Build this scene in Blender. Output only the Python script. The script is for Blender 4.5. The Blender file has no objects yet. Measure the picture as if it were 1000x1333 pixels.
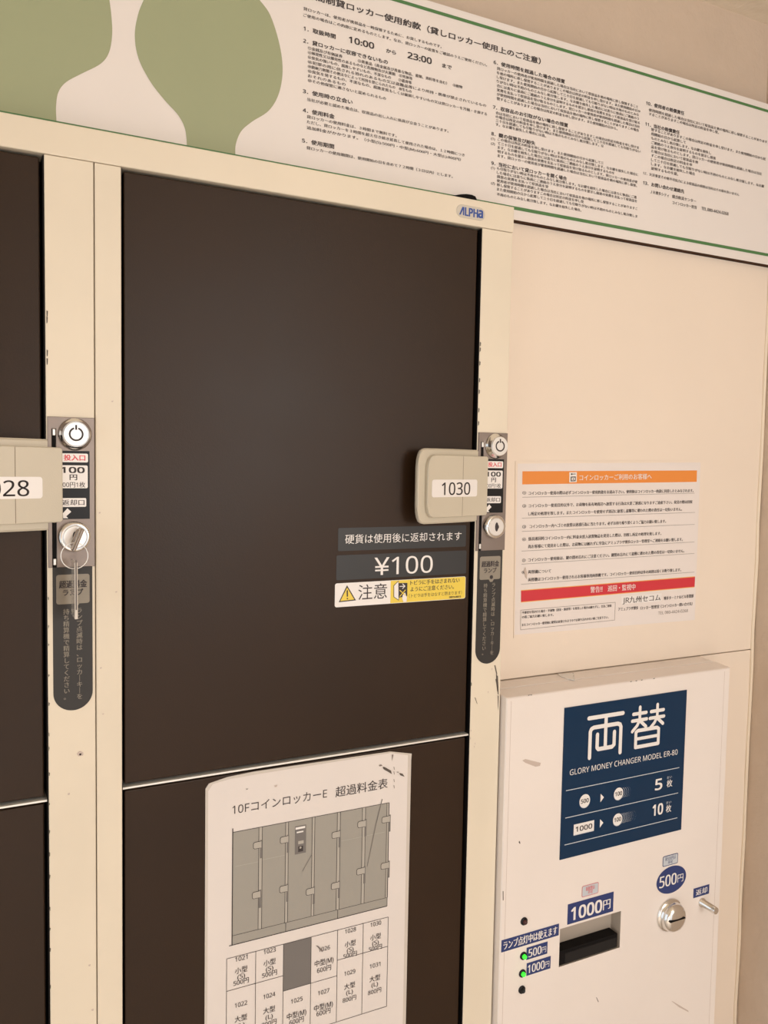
import bpy, bmesh, math, random
from mathutils import Vector, Matrix
random.seed(7)
SC = bpy.context.scene
COL = SC.collection
PI = math.pi

# ------------------------------------------------------------------ camera
F, CX, CY = 1082.3, 500.0, 666.5            # focal length in pixels of the 1000x1333 frame
CR = Vector((0.89296242, -0.44976983, 0.01803387))
CU = Vector((0.01219639, 0.06422442, 0.99786095))
CF = Vector((0.44996597, 0.89083238, -0.06283556))
D0, EYE = 0.76, 1.5                          # distance to the locker fronts (plane y = 0), eye height
CAM = Vector((0, -D0, EYE))
cd = bpy.data.cameras.new('camera')
cam = bpy.data.objects.new('camera', cd)
COL.objects.link(cam)
M = Matrix((CR, CU, -CF)).transposed().to_4x4()
M.translation = CAM
cam.matrix_world = M
cd.sensor_fit = 'HORIZONTAL'
cd.sensor_width = 36
cd.lens = F / 1000 * 36
cd.clip_start = 0.01
SC.camera = cam

# ------------------------------------------------------------------ world, lights, exposure
SC.view_settings.view_transform = 'Standard'
SC.view_settings.look = 'None'
SC.view_settings.gamma = 1
SC.view_settings.use_curve_mapping = False
SC.view_settings.exposure = 0.51
w = bpy.data.worlds.new('world')
SC.world = w
w.use_nodes = True
bg = w.node_tree.nodes['Background']
bg.inputs[0].default_value = (0.955, 1.015, 1.08, 1)
bg.inputs[1].default_value = 0.85


def area(name, loc, target, size, power, color, size_y=None, spread=PI):
    l = bpy.data.lights.new(name, 'AREA')
    l.energy = power
    l.color = color
    l.size = size
    l.spread = spread
    if size_y:
        l.shape = 'RECTANGLE'
        l.size_y = size_y
    o = bpy.data.objects.new(name, l)
    COL.objects.link(o)
    o.location = loc
    o.rotation_euler = (Vector(target) - Vector(loc)).to_track_quat('-Z', 'Y').to_euler()
    return o


area('lobby_light', (0.86, -1.75, 1.62), (0.50, 0, 1.45), 0.60, 9, (1.0, 0.985, 0.96))
area('low_light', (-0.3, -2.0, 0.7), (0.3, 0, 1.2), 0.9, 3, (1.0, 0.97, 0.94))
area('floor_fill', (-0.2, -2.1, 2.05), (-0.2, -2.1, 0), 0.3, 14, (1.0, 0.97, 0.94), spread=1.6)  # added, unseen: brightens the floor that the lower doors reflect


# ------------------------------------------------------------------ picture point on a plane of the place
def at(px, py, y):
    d = CF + (px - CX) / F * CR - (py - CY) / F * CU
    t = (D0 + y) / d.y
    return Vector((d.x * t, y, EYE + d.z * t))


# ------------------------------------------------------------------ materials
MATS = {}


def mat(name, col, rough=0.5, metal=0.0, spec=0.5, mottle=0.0, mscale=8, bump=0.0, bscale=300, dirt=0.0,
        emit=None, coat=0.0, alpha=None):
    if name in MATS:
        return MATS[name]
    m = bpy.data.materials.new(name)
    m.use_nodes = True
    nt = m.node_tree
    b = nt.nodes['Principled BSDF']
    b.inputs['Base Color'].default_value = (*col, 1)
    b.inputs['Roughness'].default_value = rough
    b.inputs['Metallic'].default_value = metal
    b.inputs['Specular IOR Level'].default_value = spec
    b.inputs['Coat Weight'].default_value = coat
    tc = nt.nodes.new('ShaderNodeTexCoord')
    last = None
    if mottle or dirt:
        n = nt.nodes.new('ShaderNodeTexNoise')
        n.inputs['Scale'].default_value = mscale
        n.inputs['Detail'].default_value = 5
        nt.links.new(tc.outputs['Object'], n.inputs['Vector'])
        r = nt.nodes.new('ShaderNodeMapRange')
        r.inputs[1].default_value = 0.3
        r.inputs[2].default_value = 0.7
        r.inputs[3].default_value = 1 - mottle
        r.inputs[4].default_value = 1 + mottle
        nt.links.new(n.outputs['Fac'], r.inputs[0])
        mx = nt.nodes.new('ShaderNodeVectorMath')
        mx.operation = 'SCALE'
        mx.inputs[0].default_value = col
        nt.links.new(r.outputs[0], mx.inputs['Scale'])
        last = mx.outputs[0]
        if dirt:
            n2 = nt.nodes.new('ShaderNodeTexNoise')
            n2.inputs['Scale'].default_value = 38
            n2.inputs['Detail'].default_value = 6
            n2.inputs['Roughness'].default_value = 0.75
            mp = nt.nodes.new('ShaderNodeMapping')
            mp.inputs['Scale'].default_value = (1, 1, 0.55)
            nt.links.new(tc.outputs['Object'], mp.inputs[0])
            nt.links.new(mp.outputs[0], n2.inputs['Vector'])
            r2 = nt.nodes.new('ShaderNodeMapRange')
            r2.inputs[1].default_value = 0.70
            r2.inputs[2].default_value = 0.80
            r2.inputs[3].default_value = 0
            r2.inputs[4].default_value = dirt
            nt.links.new(n2.outputs['Fac'], r2.inputs[0])
            mm = nt.nodes.new('ShaderNodeMix')
            mm.data_type = 'RGBA'
            nt.links.new(r2.outputs[0], mm.inputs['Factor'])
            nt.links.new(last, mm.inputs['A'])
            mm.inputs['B'].default_value = (0.16, 0.11, 0.08, 1)
            last = mm.outputs['Result']
        nt.links.new(last, b.inputs['Base Color'])
        r3 = nt.nodes.new('ShaderNodeMapRange')
        r3.inputs[3].default_value = rough - 0.06
        r3.inputs[4].default_value = rough + 0.08
        nt.links.new(n.outputs['Fac'], r3.inputs[0])
        nt.links.new(r3.outputs[0], b.inputs['Roughness'])
    if bump:
        n = nt.nodes.new('ShaderNodeTexNoise')
        n.inputs['Scale'].default_value = bscale
        n.inputs['Detail'].default_value = 3
        nt.links.new(tc.outputs['Object'], n.inputs['Vector'])
        bp = nt.nodes.new('ShaderNodeBump')
        bp.inputs['Strength'].default_value = bump
        bp.inputs['Distance'].default_value = 0.002
        nt.links.new(n.outputs['Fac'], bp.inputs['Height'])
        nt.links.new(bp.outputs[0], b.inputs['Normal'])
    if emit:
        b.inputs['Emission Color'].default_value = (*col, 1)
        b.inputs['Emission Strength'].default_value = emit
    if alpha is not None:
        b.inputs['Alpha'].default_value = alpha
    MATS[name] = m
    return m


mat('cream', (0.755, 0.67, 0.535), 0.42, mottle=0.03, dirt=0.35)
mat('panel_cream', (0.83, 0.715, 0.60), 0.38, mottle=0.02, mscale=5, bump=0.05, bscale=500)
mat('changer', (0.82, 0.745, 0.69), 0.40, mottle=0.02, dirt=0.16, bump=0.05, bscale=500)
mat('brown', (0.0255, 0.0112, 0.0035), 0.44, spec=0.28, mottle=0.12, mscale=6, bump=0.05, bscale=700)
mat('black', (0.005, 0.004, 0.004), 0.7, spec=0.15)
mat('black_gloss', (0.012, 0.012, 0.013), 0.3, spec=0.25)
mat('silver_strip', (0.86, 0.84, 0.78), 0.3, metal=0.3)
mat('steel', (0.25, 0.205, 0.18), 0.42, metal=0.75, mottle=0.04, mscale=40)
mat('chrome', (0.78, 0.76, 0.73), 0.14, metal=1.0)
mat('chrome_face', (0.86, 0.85, 0.83), 0.32, metal=0.7)
mat('handle', (0.58, 0.52, 0.41), 0.45, mottle=0.02, bump=0.06, bscale=900)
mat('seam', (0.22, 0.17, 0.12), 0.8)
mat('white', (0.83, 0.79, 0.76), 0.35)
mat('film', (0.62, 0.56, 0.50), 0.16, coat=0.6)
mat('paper', (0.74, 0.68, 0.64), 0.42, coat=0.2, mottle=0.02)
mat('notice_paper', (0.80, 0.73, 0.69), 0.4, coat=0.2, mottle=0.015)
mat('banner_white', (0.80, 0.745, 0.705), 0.4, mottle=0.012)
mat('banner_green', (0.34, 0.37, 0.22), 0.5, mottle=0.02)
mat('line_green', (0.075, 0.20, 0.065), 0.5)
mat('ink', (0.045, 0.035, 0.035), 0.7)
mat('ink_soft', (0.22, 0.18, 0.16), 0.7)
mat('ink_grey', (0.30, 0.27, 0.25), 0.7)
mat('dark_label', (0.036, 0.036, 0.037), 0.4, spec=0.35)
mat('pill_label', (0.038, 0.035, 0.033), 0.45, spec=0.3)
mat('tan_print', (0.27, 0.235, 0.185), 0.5)
mat('yellow', (0.80, 0.60, 0.075), 0.45)
mat('orange', (0.80, 0.27, 0.05), 0.45)
mat('pale_orange', (0.83, 0.40, 0.12), 0.45)
mat('red', (0.62, 0.035, 0.05), 0.45)
mat('red_ink', (0.70, 0.07, 0.09), 0.5)
mat('navy', (0.004, 0.028, 0.074), 0.3, spec=0.25)
mat('blue_label', (0.030, 0.048, 0.165), 0.4, spec=0.3)
mat('blue_ink', (0.03, 0.08, 0.32), 0.5)
mat('pale_blue', (0.55, 0.58, 0.62), 0.5)
mat('pink', (0.62, 0.24, 0.26), 0.5)
mat('slot_grey', (0.42, 0.36, 0.30), 0.5)
mat('chart_grey', (0.335, 0.315, 0.275), 0.5)
mat('chart_light', (0.43, 0.40, 0.35), 0.5)
mat('chart_dark', (0.17, 0.155, 0.145), 0.5)
mat('green_led', (0.03, 0.9, 0.03), 0.3, emit=0.9)
mat('red_led', (0.06, 0.012, 0.01), 0.2)
mat('wallpaper', (0.60, 0.48, 0.375), 0.8, mottle=0.03, mscale=14, bump=0.9, bscale=55)
mat('ceiling_paper', (0.82, 0.72, 0.58), 0.85, mottle=0.03, mscale=14, bump=1.0, bscale=45)
mat('floor_tile', (0.62, 0.55, 0.47), 0.45, mottle=0.05)
mat('caulk', (0.80, 0.68, 0.53), 0.5, bump=0.3, bscale=120)
mat('clear_tag', (0.66, 0.60, 0.53), 0.15, coat=0.6)
mat('tag_line', (0.10, 0.08, 0.07), 0.4)
mat('emblem_plate', (0.60, 0.55, 0.47), 0.3)
mat('key_metal', (0.40, 0.35, 0.31), 0.25, metal=1.0)
mat('tab_film', (0.74, 0.71, 0.67), 0.2)
mat('scuff', (0.10, 0.08, 0.065), 0.7)
mat('soft_scuff', (0.56, 0.46, 0.40), 0.7)
mat('shade_brown', (0.07, 0.035, 0.02), 0.8, spec=0.1)  # shade of the gap under the banner, put into the colour
mat('carcass', (0.05, 0.035, 0.028), 0.6)


# ------------------------------------------------------------------ mesh builder (world coordinates)
def sans(t):                            # latin letters and figures from the sans-serif block of the fallback font
    out = ''
    for ch in t:
        if '0' <= ch <= '9':
            ch = chr(0x1D7E2 + ord(ch) - 48)
        elif 'A' <= ch <= 'Z':
            ch = chr(0x1D5A0 + ord(ch) - 65)
        elif 'a' <= ch <= 'z':
            ch = chr(0x1D5BA + ord(ch) - 97)
        out += ch
    return out


class MB:
    def __init__(s):
        s.v, s.f, s.m, s.mats, s.sm = [], [], [], [], []

    def mi(s, name):
        if name not in s.mats:
            s.mats.append(name)
        return s.mats.index(name)

    def add(s, vs, fs, m, smooth=False):
        b = len(s.v)
        s.v += [Vector(v) for v in vs]
        i = s.mi(m)
        for f in fs:
            s.f.append([b + k for k in f])
            s.m.append(i)
            s.sm.append(smooth)
        return s

    def poly(s, pts, y, m):               # flat polygon facing the viewer (-y); pts (x,z)
        a = sum(pts[i][0] * pts[(i + 1) % len(pts)][1] - pts[(i + 1) % len(pts)][0] * pts[i][1] for i in range(len(pts)))
        if a < 0:
            pts = pts[::-1]
        return s.add([(p[0], y, p[1]) for p in pts], [list(range(len(pts)))], m)

    def rect(s, x0, x1, z0, z1, y, m):
        return s.poly([(x0, z0), (x1, z0), (x1, z1), (x0, z1)], y, m)

    def prism(s, pts, y0, y1, m, ch=0.0, side=None):   # pts (x,z) ccw; y0 front (smaller) y1 back; ch front chamfer
        a = sum(pts[i][0] * pts[(i + 1) % len(pts)][1] - pts[(i + 1) % len(pts)][0] * pts[i][1] for i in range(len(pts)))
        if a < 0:
            pts = pts[::-1]
        n = len(pts)
        side = side or m
        if ch:
            ins = inset(pts, ch)
            rings = [[(p[0], y1, p[1]) for p in pts], [(p[0], y0 + ch, p[1]) for p in pts], [(p[0], y0, p[1]) for p in ins]]
        else:
            rings = [[(p[0], y1, p[1]) for p in pts], [(p[0], y0, p[1]) for p in pts]]
        vs = [v for r in rings for v in r]
        fs = [[k * n + i, k * n + (i + 1) % n, (k + 1) * n + (i + 1) % n, (k + 1) * n + i] for k in range(len(rings) - 1) for i in range(n)]
        s.add(vs, fs, side)
        s.add(rings[-1], [list(range(n))], m)
        s.add(rings[0], [list(range(n))[::-1]], side)
        return s

    def box(s, x0, x1, y0, y1, z0, z1, m, bev=0.0):
        bm = bmesh.new()
        bmesh.ops.create_cube(bm, size=1)
        for v in bm.verts:
            v.co = Vector(((x0 + x1) / 2 + v.co.x * (x1 - x0), (y0 + y1) / 2 + v.co.y * (y1 - y0), (z0 + z1) / 2 + v.co.z * (z1 - z0)))
        if bev:
            bmesh.ops.bevel(bm, geom=bm.edges[:], offset=bev, segments=2, affect='EDGES', profile=0.5)
        bm.verts.index_update()
        s.add([v.co.copy() for v in bm.verts], [[v.index for v in f.verts] for f in bm.faces], m)
        bm.free()
        return s

    def lathe(s, c, prof, m, n=40, smooth=True):       # axis along -y; prof [(r, y)] from back to front, centre c=(x,z)
        vs, fs = [], []
        for r, y in prof:
            for i in range(n):
                a = 2 * PI * i / n
                vs.append((c[0] + r * math.cos(a), y, c[1] + r * math.sin(a)))
        for k in range(len(prof) - 1):
            for i in range(n):
                fs.append([k * n + i, k * n + (i + 1) % n, (k + 1) * n + (i + 1) % n, (k + 1) * n + i])
        s.add(vs, fs, m, smooth)
        s.add(vs[-n:], [list(range(n))], m)
        return s

    def ring(s, c, r0, r1, y, m, n=36, a0=0, a1=2 * PI, sx=1.0):
        vs, fs = [], []
        full = abs(a1 - a0 - 2 * PI) < 1e-6
        k = n if full else n + 1
        for i in range(k):
            a = a0 + (a1 - a0) * i / n
            for r in (r0, r1):
                vs.append((c[0] + sx * r * math.cos(a), y, c[1] + r * math.sin(a)))
        for i in range(n):
            j = (i + 1) % k
            fs.append([2 * i, 2 * i + 1, 2 * j + 1, 2 * j])
        return s.add(vs, fs, m)

    def disc(s, c, r, y, m, n=32, sx=1.0):
        return s.poly([(c[0] + sx * r * math.cos(2 * PI * i / n), c[1] + r * math.sin(2 * PI * i / n)) for i in range(n)], y, m)

    nst = 0

    def stroke(s, pts, wd, y, m, round_=True):         # flat line with round ends
        s.nst = (s.nst + 1) % 12
        for k, (p, q) in enumerate(zip(pts[:-1], pts[1:])):
            d = Vector((q[0] - p[0], q[1] - p[1]))
            if d.length < 1e-9:
                continue
            d.normalize()
            nx, nz = -d.y * wd / 2, d.x * wd / 2
            yy = y - 0.000004 * (k % 2) - 0.00003 * s.nst
            s.poly([(p[0] - nx, p[1] - nz), (q[0] - nx, q[1] - nz), (q[0] + nx, q[1] + nz), (p[0] + nx, p[1] + nz)], yy, m)
        if round_:
            for k, p in enumerate(pts):
                s.disc(p, wd / 2, y - 0.00002 - 0.000004 * k - 0.00003 * s.nst, m, 12)
        return s

    def tube(s, pts, r, m, n=10, closed=False):
        pts = [Vector(p) for p in pts]
        vs, fs = [], []
        N = len(pts)
        for i, p in enumerate(pts):
            t = (pts[(i + 1) % N] - pts[i - 1]) if closed or 0 < i < N - 1 else (pts[1] - pts[0] if i == 0 else pts[-1] - pts[-2])
            t.normalize()
            a = Vector((0, 1, 0)) if abs(t.y) < 0.9 else Vector((1, 0, 0))
            u = t.cross(a).normalized()
            v = t.cross(u)
            for k in range(n):
                an = 2 * PI * k / n
                vs.append(p + r * (math.cos(an) * u + math.sin(an) * v))
        for i in range(N if closed else N - 1):
            j = (i + 1) % N
            for k in range(n):
                fs.append([i * n + k, i * n + (k + 1) % n, j * n + (k + 1) % n, j * n + k])
        if not closed:
            fs.append(list(range(n))[::-1])
            fs.append([(N - 1) * n + k for k in range(n)])
        return s.add(vs, fs, m, True)

    def text(s, body, p0, p1, h, y, m, bold=0.0, kind='cjk', level=True, vertical=False, gap=1.0):
        """body set between p0 and p1 (x,z of the left and right ends of its centre line); h glyph height in metres"""
        c = bpy.data.curves.new('lettering', 'FONT')
        c.body = sans(body)
        c.resolution_u = 3 if h > 0.010 else 2
        c.space_line = gap
        c.space_character = 1.0
        o = bpy.data.objects.new('lettering', c)
        COL.objects.link(o)
        me = bpy.data.meshes.new_from_object(o.evaluated_get(bpy.context.evaluated_depsgraph_get()))
        xs = [v.co.x for v in me.vertices]
        zs = [v.co.y for v in me.vertices]
        x0, x1 = min(xs), max(xs)
        if kind == 'cjk':
            zc, zh = 0.375, 0.92
        elif kind == 'cap':
            zc, zh = 0.364, 0.73
        else:
            zc, zh = (min(zs) + max(zs)) / 2, max(zs) - min(zs)
        if vertical:
            zc, zh = (min(zs) + max(zs)) / 2, max(zs) - min(zs)
        P0, P1 = Vector(p0), Vector(p1)
        if level:
            P0 = Vector((P0.x, (P0.y + P1.y) / 2))
            P1 = Vector((P1.x, P0.y))
        dx = P1 - P0
        L = dx.length
        e = dx / L
        nrm = Vector((-e.y, e.x))
        fs = [list(p.vertices) for p in me.polygons]
        em = h / zh
        if bold <= 0.004:
            shifts = [(0, 0)]
        elif bold < 0.028:
            shifts = [(-bold, 0), (bold, 0)]
        else:
            shifts = [(-bold, -bold * .6), (bold, -bold * .6), (bold, bold * .6), (-bold, bold * .6), (0, 0)]
        for k, (sa, sb) in enumerate(shifts):   # heavier strokes: the same glyphs a hair apart
            vs = []
            for v in me.vertices:
                a = (v.co.x - x0) / (x1 - x0) * L + sa * em
                b = (v.co.y - zc) / zh * h + sb * em
                q = P0 + e * a + nrm * b
                vs.append((q.x, y - 0.000004 * k, q.y))
            s.add(vs, fs, m)
        bpy.data.objects.remove(o)
        bpy.data.curves.remove(c)
        bpy.data.meshes.remove(me)
        return s

    def warp(s, fn):
        s.v = [fn(v) for v in s.v]
        return s

    def build(s, name, parent=None, root=None, label=None, cat=None, group=None, kind=None, keep=False):
        if root is None:
            if parent is not None:
                root = Vector(parent.get('_o', (0, 0, 0)))
            else:
                xs, ys, zs = zip(*[(v.x, v.y, v.z) for v in s.v])
                root = Vector(((min(xs) + max(xs)) / 2, (min(ys) + max(ys)) / 2, min(zs)))
        me = bpy.data.meshes.new(name)
        me.from_pydata([v - root for v in s.v], [], s.f)
        for n in s.mats:
            me.materials.append(MATS[n])
        me.polygons.foreach_set('material_index', s.m)
        me.polygons.foreach_set('use_smooth', s.sm)
        me.update()
        o = bpy.data.objects.new(name, me)
        COL.objects.link(o)
        if parent is not None:
            o.parent = parent
        else:
            o.location = root
        o['_o'] = tuple(root)
        if label:
            o['label'] = label
        if cat:
            o['category'] = cat
        if group:
            o['group'] = group
        if kind:
            o['kind'] = kind
        return o


def inset(pts, d):
    n = len(pts)
    out = []
    for i in range(n):
        p, q, r = Vector(pts[i - 1]), Vector(pts[i]), Vector(pts[(i + 1) % n])
        e1, e2 = (q - p).normalized(), (r - q).normalized()
        n1, n2 = Vector((-e1.y, e1.x)), Vector((-e2.y, e2.x))
        b = (n1 + n2)
        b = b / max(b.length_squared / 2, 0.3)
        out.append((q.x + b.x * d, q.y + b.y * d))
    return out


def rr(x0, x1, z0, z1, r, n=6, corners=(1, 1, 1, 1)):    # rounded rectangle outline; corners bl, br, tr, tl
    out = []
    cs = [(x0 + r, z0 + r, PI), (x1 - r, z0 + r, 1.5 * PI), (x1 - r, z1 - r, 0), (x0 + r, z1 - r, 0.5 * PI)]
    sq = [(x0, z0), (x1, z0), (x1, z1), (x0, z1)]
    for k, (cx, cz, a) in enumerate(cs):
        if corners[k]:
            out += [(cx + r * math.cos(a + PI / 2 * i / n), cz + r * math.sin(a + PI / 2 * i / n)) for i in range(n + 1)]
        else:
            out.append(sq[k])
    return out


def empty(name, loc, label, cat, group=None):
    o = bpy.data.objects.new(name, None)
    COL.objects.link(o)
    o.location = loc
    o.empty_display_size = 0.05
    o['label'] = label
    o['category'] = cat
    o['_o'] = tuple(loc)
    if group:
        o['group'] = group
    return o


def xz(px, py, y):
    p = at(px, py, y)
    return (p.x, p.z)


def hpx(px, py, h, y):
    return at(px, py - h / 2, y).z - at(px, py + h / 2, y).z


def tl(mb, body, a, b, h, y, m, **k):
    """one line of print whose centre line runs between picture points a and b on the plane y"""
    p0, p1 = xz(a[0], a[1], y), xz(b[0], b[1], y)
    mb.text(body, p0, p1, hpx(a[0], a[1], h, y), y, m, **k)


def quad(mb, pts, y, m):
    mb.poly([xz(px, py, y) for px, py in pts], y, m)


def lvl(pts, y):
    """picture corners of an upright rectangle -> x0, x1, z0, z1"""
    q = [xz(px, py, y) for px, py in pts]
    return (q[0][0] + q[3][0]) / 2, (q[1][0] + q[2][0]) / 2, (q[2][1] + q[3][1]) / 2, (q[0][1] + q[1][1]) / 2


# ------------------------------------------------------------------ the setting
ZT = 1.7755          # locker top
XR_B, PITCH = 0.5347, 0.4332
XR_A = XR_B - PITCH
XL_A = XR_A - PITCH
X_WR = 0.993
YP = 0.04            # cream filler panel
YW = 0.06            # wall behind it
Z_CEIL = 2.1035
mb = MB()
mb.box(-1.6, X_WR + 0.15, YW, YW + 0.1, ZT - 0.012, Z_CEIL + 0.05, 'wallpaper')
mb.box(XR_B + 0.004, X_WR + 0.15, YW, YW + 0.1, 0, ZT - 0.012, 'wallpaper')
mb.box(-1.6, XL_A - 0.004, YW, YW + 0.1, 0, ZT - 0.012, 'wallpaper')
wall_back = mb.build('wall_back', kind='structure')
MB().box(X_WR, X_WR + 0.12, -2.6, YW, 0, Z_CEIL + 0.05, 'wallpaper').build('wall_right', kind='structure')
MB().box(-2.4, 0.30, -2.55, -2.45, 0, Z_CEIL, 'wallpaper').build('blocker_wall', kind='structure')  # unseen, added to block light and darken the left door's reflection
MB().box(-1.6, X_WR + 0.15, -2.6, YW, Z_CEIL, Z_CEIL + 0.05, 'ceiling_paper').build('ceiling', kind='structure')
MB().box(-2.6, X_WR + 0.15, -3.2, 0.7, -0.05, 0, 'floor_tile').build('floor', kind='structure')

z_seam = 1.5 - 0.3224 * 0.8
X_PR = X_WR - 0.004
for z0, z1 in ((z_seam + 0.0006, 1.7724), (0.0, z_seam - 0.0006)):
    MB().box(XR_B + 0.0015, X_PR, YP, YW, z0, z1, 'panel_cream', bev=0.0006).build('panel', wall_back)
mb = MB()
pts = [(X_WR - 0.003 + 0.0006 * math.sin(i * 1.7), YP - 0.0006 + 0.0004 * math.sin(i * 2.3), 0.02 + i * 0.05) for i in range(36)]
mb.tube(pts, 0.0026, 'caulk', n=8)
mb.build('trim_1', kind='structure')

# ------------------------------------------------------------------ rules banner above the lockers
YB = 0.03
z_bb, z_bt = 1.5 + 0.3452 * 0.79, 1.5 + 0.6092 * 0.79
bx0, bx1 = XL_A + 0.02, X_WR - 0.004
mb = MB()
mb.box(bx0, bx1, YB, YB + 0.0012, z_bb, z_bt, 'banner_white', bev=0.0003)
banner = mb.build('banner_sign', label='long white rules banner with green silhouettes and small black print above the lockers', cat='sign')
MB().box(bx0 + 0.001, bx1 - 0.001, YB + 0.0014, YW - 0.0005, z_bb + 0.0002, z_bt - 0.0006, 'shade_brown').build('shade_backing', banner)  # dark fill behind the banner, its colour paints the shade of the gap
y = YB - 0.0002
zg0, zg1 = 1.5 + 0.3612 * 0.79, 1.5 + 0.5972 * 0.79
mb = MB()
mb.rect(bx0, bx1, zg0 - 0.0019, zg0 + 0.0019, y - 0.0001, 'line_green')
mb.rect(bx0, bx1, zg1 - 0.0017, zg1 + 0.0017, y - 0.0001, 'line_green')
mb.build('border_line', banner)
# two silhouettes
def smooth_poly(pts, n=6):
    out = []
    for i in range(len(pts) - 1):
        p0 = pts[max(i - 1, 0)]
        p1, p2 = pts[i], pts[i + 1]
        p3 = pts[min(i + 2, len(pts) - 1)]
        for k in range(n):
            t = k / n
            out.append(tuple(0.5 * ((2 * p1[j]) + (-p0[j] + p2[j]) * t + (2 * p0[j] - 5 * p1[j] + 4 * p2[j] - p3[j]) * t * t
                                    + (-p0[j] + 3 * p1[j] - 3 * p2[j] + p3[j]) * t ** 3) for j in (0, 1)))
    out.append(pts[-1])
    return out
L = [(187, 0), (180, 18), (175.5, 45), (180, 75), (195, 105), (214, 130), (232, 150), (241, 168), (243.5, 190)]
R = [(306.5, 203), (307, 188), (314, 171), (328, 158.5), (350, 144), (363, 122), (368, 92), (364, 58), (352, 20), (338, 0)]
Lw = smooth_poly([xz(*p, y) for p in L])
Rw = smooth_poly([xz(*p, y) for p in R])
Lw[-1] = (Lw[-1][0], zg0)
Rw[0] = (Rw[0][0], zg0)
top = smooth_poly([Rw[-1], (Rw[-1][0] - 0.012, Rw[-1][1] + 0.028), ((Rw[-1][0] + Lw[0][0]) / 2, zg1 - 0.012), (Lw[0][0] + 0.016, Lw[0][1] + 0.026), Lw[0]])[1:-1]
m1 = MB().poly(Lw + Rw + top, y, 'banner_green')
m1.build('silhouette', banner)
L = [(142, -3), (145, 20), (146, 45), (142, 68), (131, 83), (106, 96), (86, 107), (76, 120), (73, 138), (73.5, 157)]
Rw = smooth_poly([xz(*p, y) for p in L])
Rw[-1] = (Rw[-1][0], zg0)
x_l = bx0 + 0.03
m1 = MB().poly([(x_l, zg0)] + [(Rw[-1][0], zg0)] + Rw[::-1] + [(Rw[0][0] - 0.01, Rw[0][1] + 0.03), (Rw[0][0] - 0.05, zg1 - 0.008), (x_l, zg1 - 0.008)], y, 'banner_green')
m1.build('silhouette', banner)

y = YB - 0.0004
mb = MB()
T = lambda s, a, b, h=4.4, m='ink', bold=0.022, kind='cjk': tl(mb, s, a, b, h, y, m, bold=bold, kind=kind)
T('時間制貸ロッカー使用約款（貸しロッカー使用上のご注意）', (398, -8), (704, 80), 9.5, bold=0.03)
T('貸ロッカーは、使用者が携帯品を一時保管するために、お貸しするものです。', (395, 12), (575, 60))
T('ご使用の場合はこの約款に定めるものとします。なお、貸ロッカーの設置をご確認のうえご使用ください。', (395, 19.5), (634, 84.6))
T('1．取扱時間', (395.5, 37.5), (437, 47), 6.2, bold=0.03)
T('10:00', (454.5, 52.5), (487, 58.5), 8, kind='cap', bold=0.035)
T('から', (503, 65.5), (515.5, 69), 5.6, bold=0.03)
T('23:00', (531, 72), (562, 79), 8, kind='cap', bold=0.035)
T('まで', (576, 85), (588, 88), 5.6, bold=0.03)
T('2．貸ロッカーに収容できないもの', (395, 54), (505, 80), 6.0, bold=0.03)
rows = ['①金銭及び有価証券　　　　②貴重品（貴金属及び貴重な物品、書類、資料等を含む）　③動物', '④揮発性又は爆発性のあるものなど危険物及び火薬類　⑤死体等',
        '⑥臭気の強いもの、腐敗しやすいもの、不潔なもの　　⑦遺骨等', '⑧犯罪の用に供される恐れのあるもの又は盗難品等により所持・携帯が禁止されているもの',
        '⑨銃砲刀剣類その他法令によって所持を禁じられたもの　⑩生もの', '⑪臭気を発するもの、不潔なもの、腐敗変質もしくは破損しやすいもの又は貸ロッカーを汚損・き損する',
        '　おそれのあるもの', '⑫その他保管に適さないと認められるもの']
ends = [602, 537, 536, 633, 536, 634, 450, 502.5]
for k, (s_, e) in enumerate(zip(rows, ends)):
    y0 = 61.5 + k * 6.15
    T(s_, (401, y0), (e, y0 + (e - 401) * (0.262 - k * 0.004)))
T('3．使用時の立会い', (394.5, 119.5), (459, 132), 6.0, bold=0.03)
T('当社が必要と認めた場合は、収容品の出し入れに係員が立会うことがあります。', (400, 130), (584, 170))
T('4．使用料金', (394.5, 143.5), (435.5, 151.5), 6.0, bold=0.03)
T('貸ロッカーの使用料金は、３時間まで無料です。', (399.5, 153), (516.5, 175.5))
T('ただし、貸ロッカーを３時間を超え引き続き延長して使用された場合は、１２時間につき', (399.5, 159.5), (605, 201))
T('追加料金がかかります。（小型(S):500円・中型(M):600円・大型(L):800円）', (399.5, 166.2), (600, 207.5))
T('5．使用期間', (393.5, 183), (435, 190.5), 6.0, bold=0.03)
T('貸ロッカーの使用期間は、使用開始の日を含めて７２時間（３日以内）とします。', (399, 192.5), (589.5, 229.5))
FILL = '貸ロッカーの使用者が使用時間を超過した場合は当社において収容品を他の場所に移し保管することがありますこの場合は所定の料金を申し受けます。また使用開始の日から起算して三十日を経過しても引取りがない時は不用のものとみなし処分致します。なお鍵を紛失した場合には直ちに係員にご連絡のうえ身分を証明するものを提示し損害の実費を支払って収容品を受け取るものとします。'
def fill(i, n):
    s_ = FILL[i % len(FILL):] + FILL
    return s_[:n]
def para(x0, ys, xe, base, pitch=3.95, slope0=0.26, yl=None):
    for k, (yy, e) in enumerate(zip(ys, xe)):
        n = max(3, int((e - x0) / pitch))
        vp = (637 - yy) / (2648 - x0)
        T(fill(base + k * 31, n - 1) + ('。' if k == len(ys) - 1 else ''), (x0, yy), (e, yy + (e - x0) * vp), 4.1)
T('6．使用時間を超過した場合の措置', (643, 81.5), (735.5, 105.5), 5.4, bold=0.03)
para(647, [88.8 + 5.6 * i for i in range(8)], [831, 834, 832, 832, 833, 833, 832, 804], 0)
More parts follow.
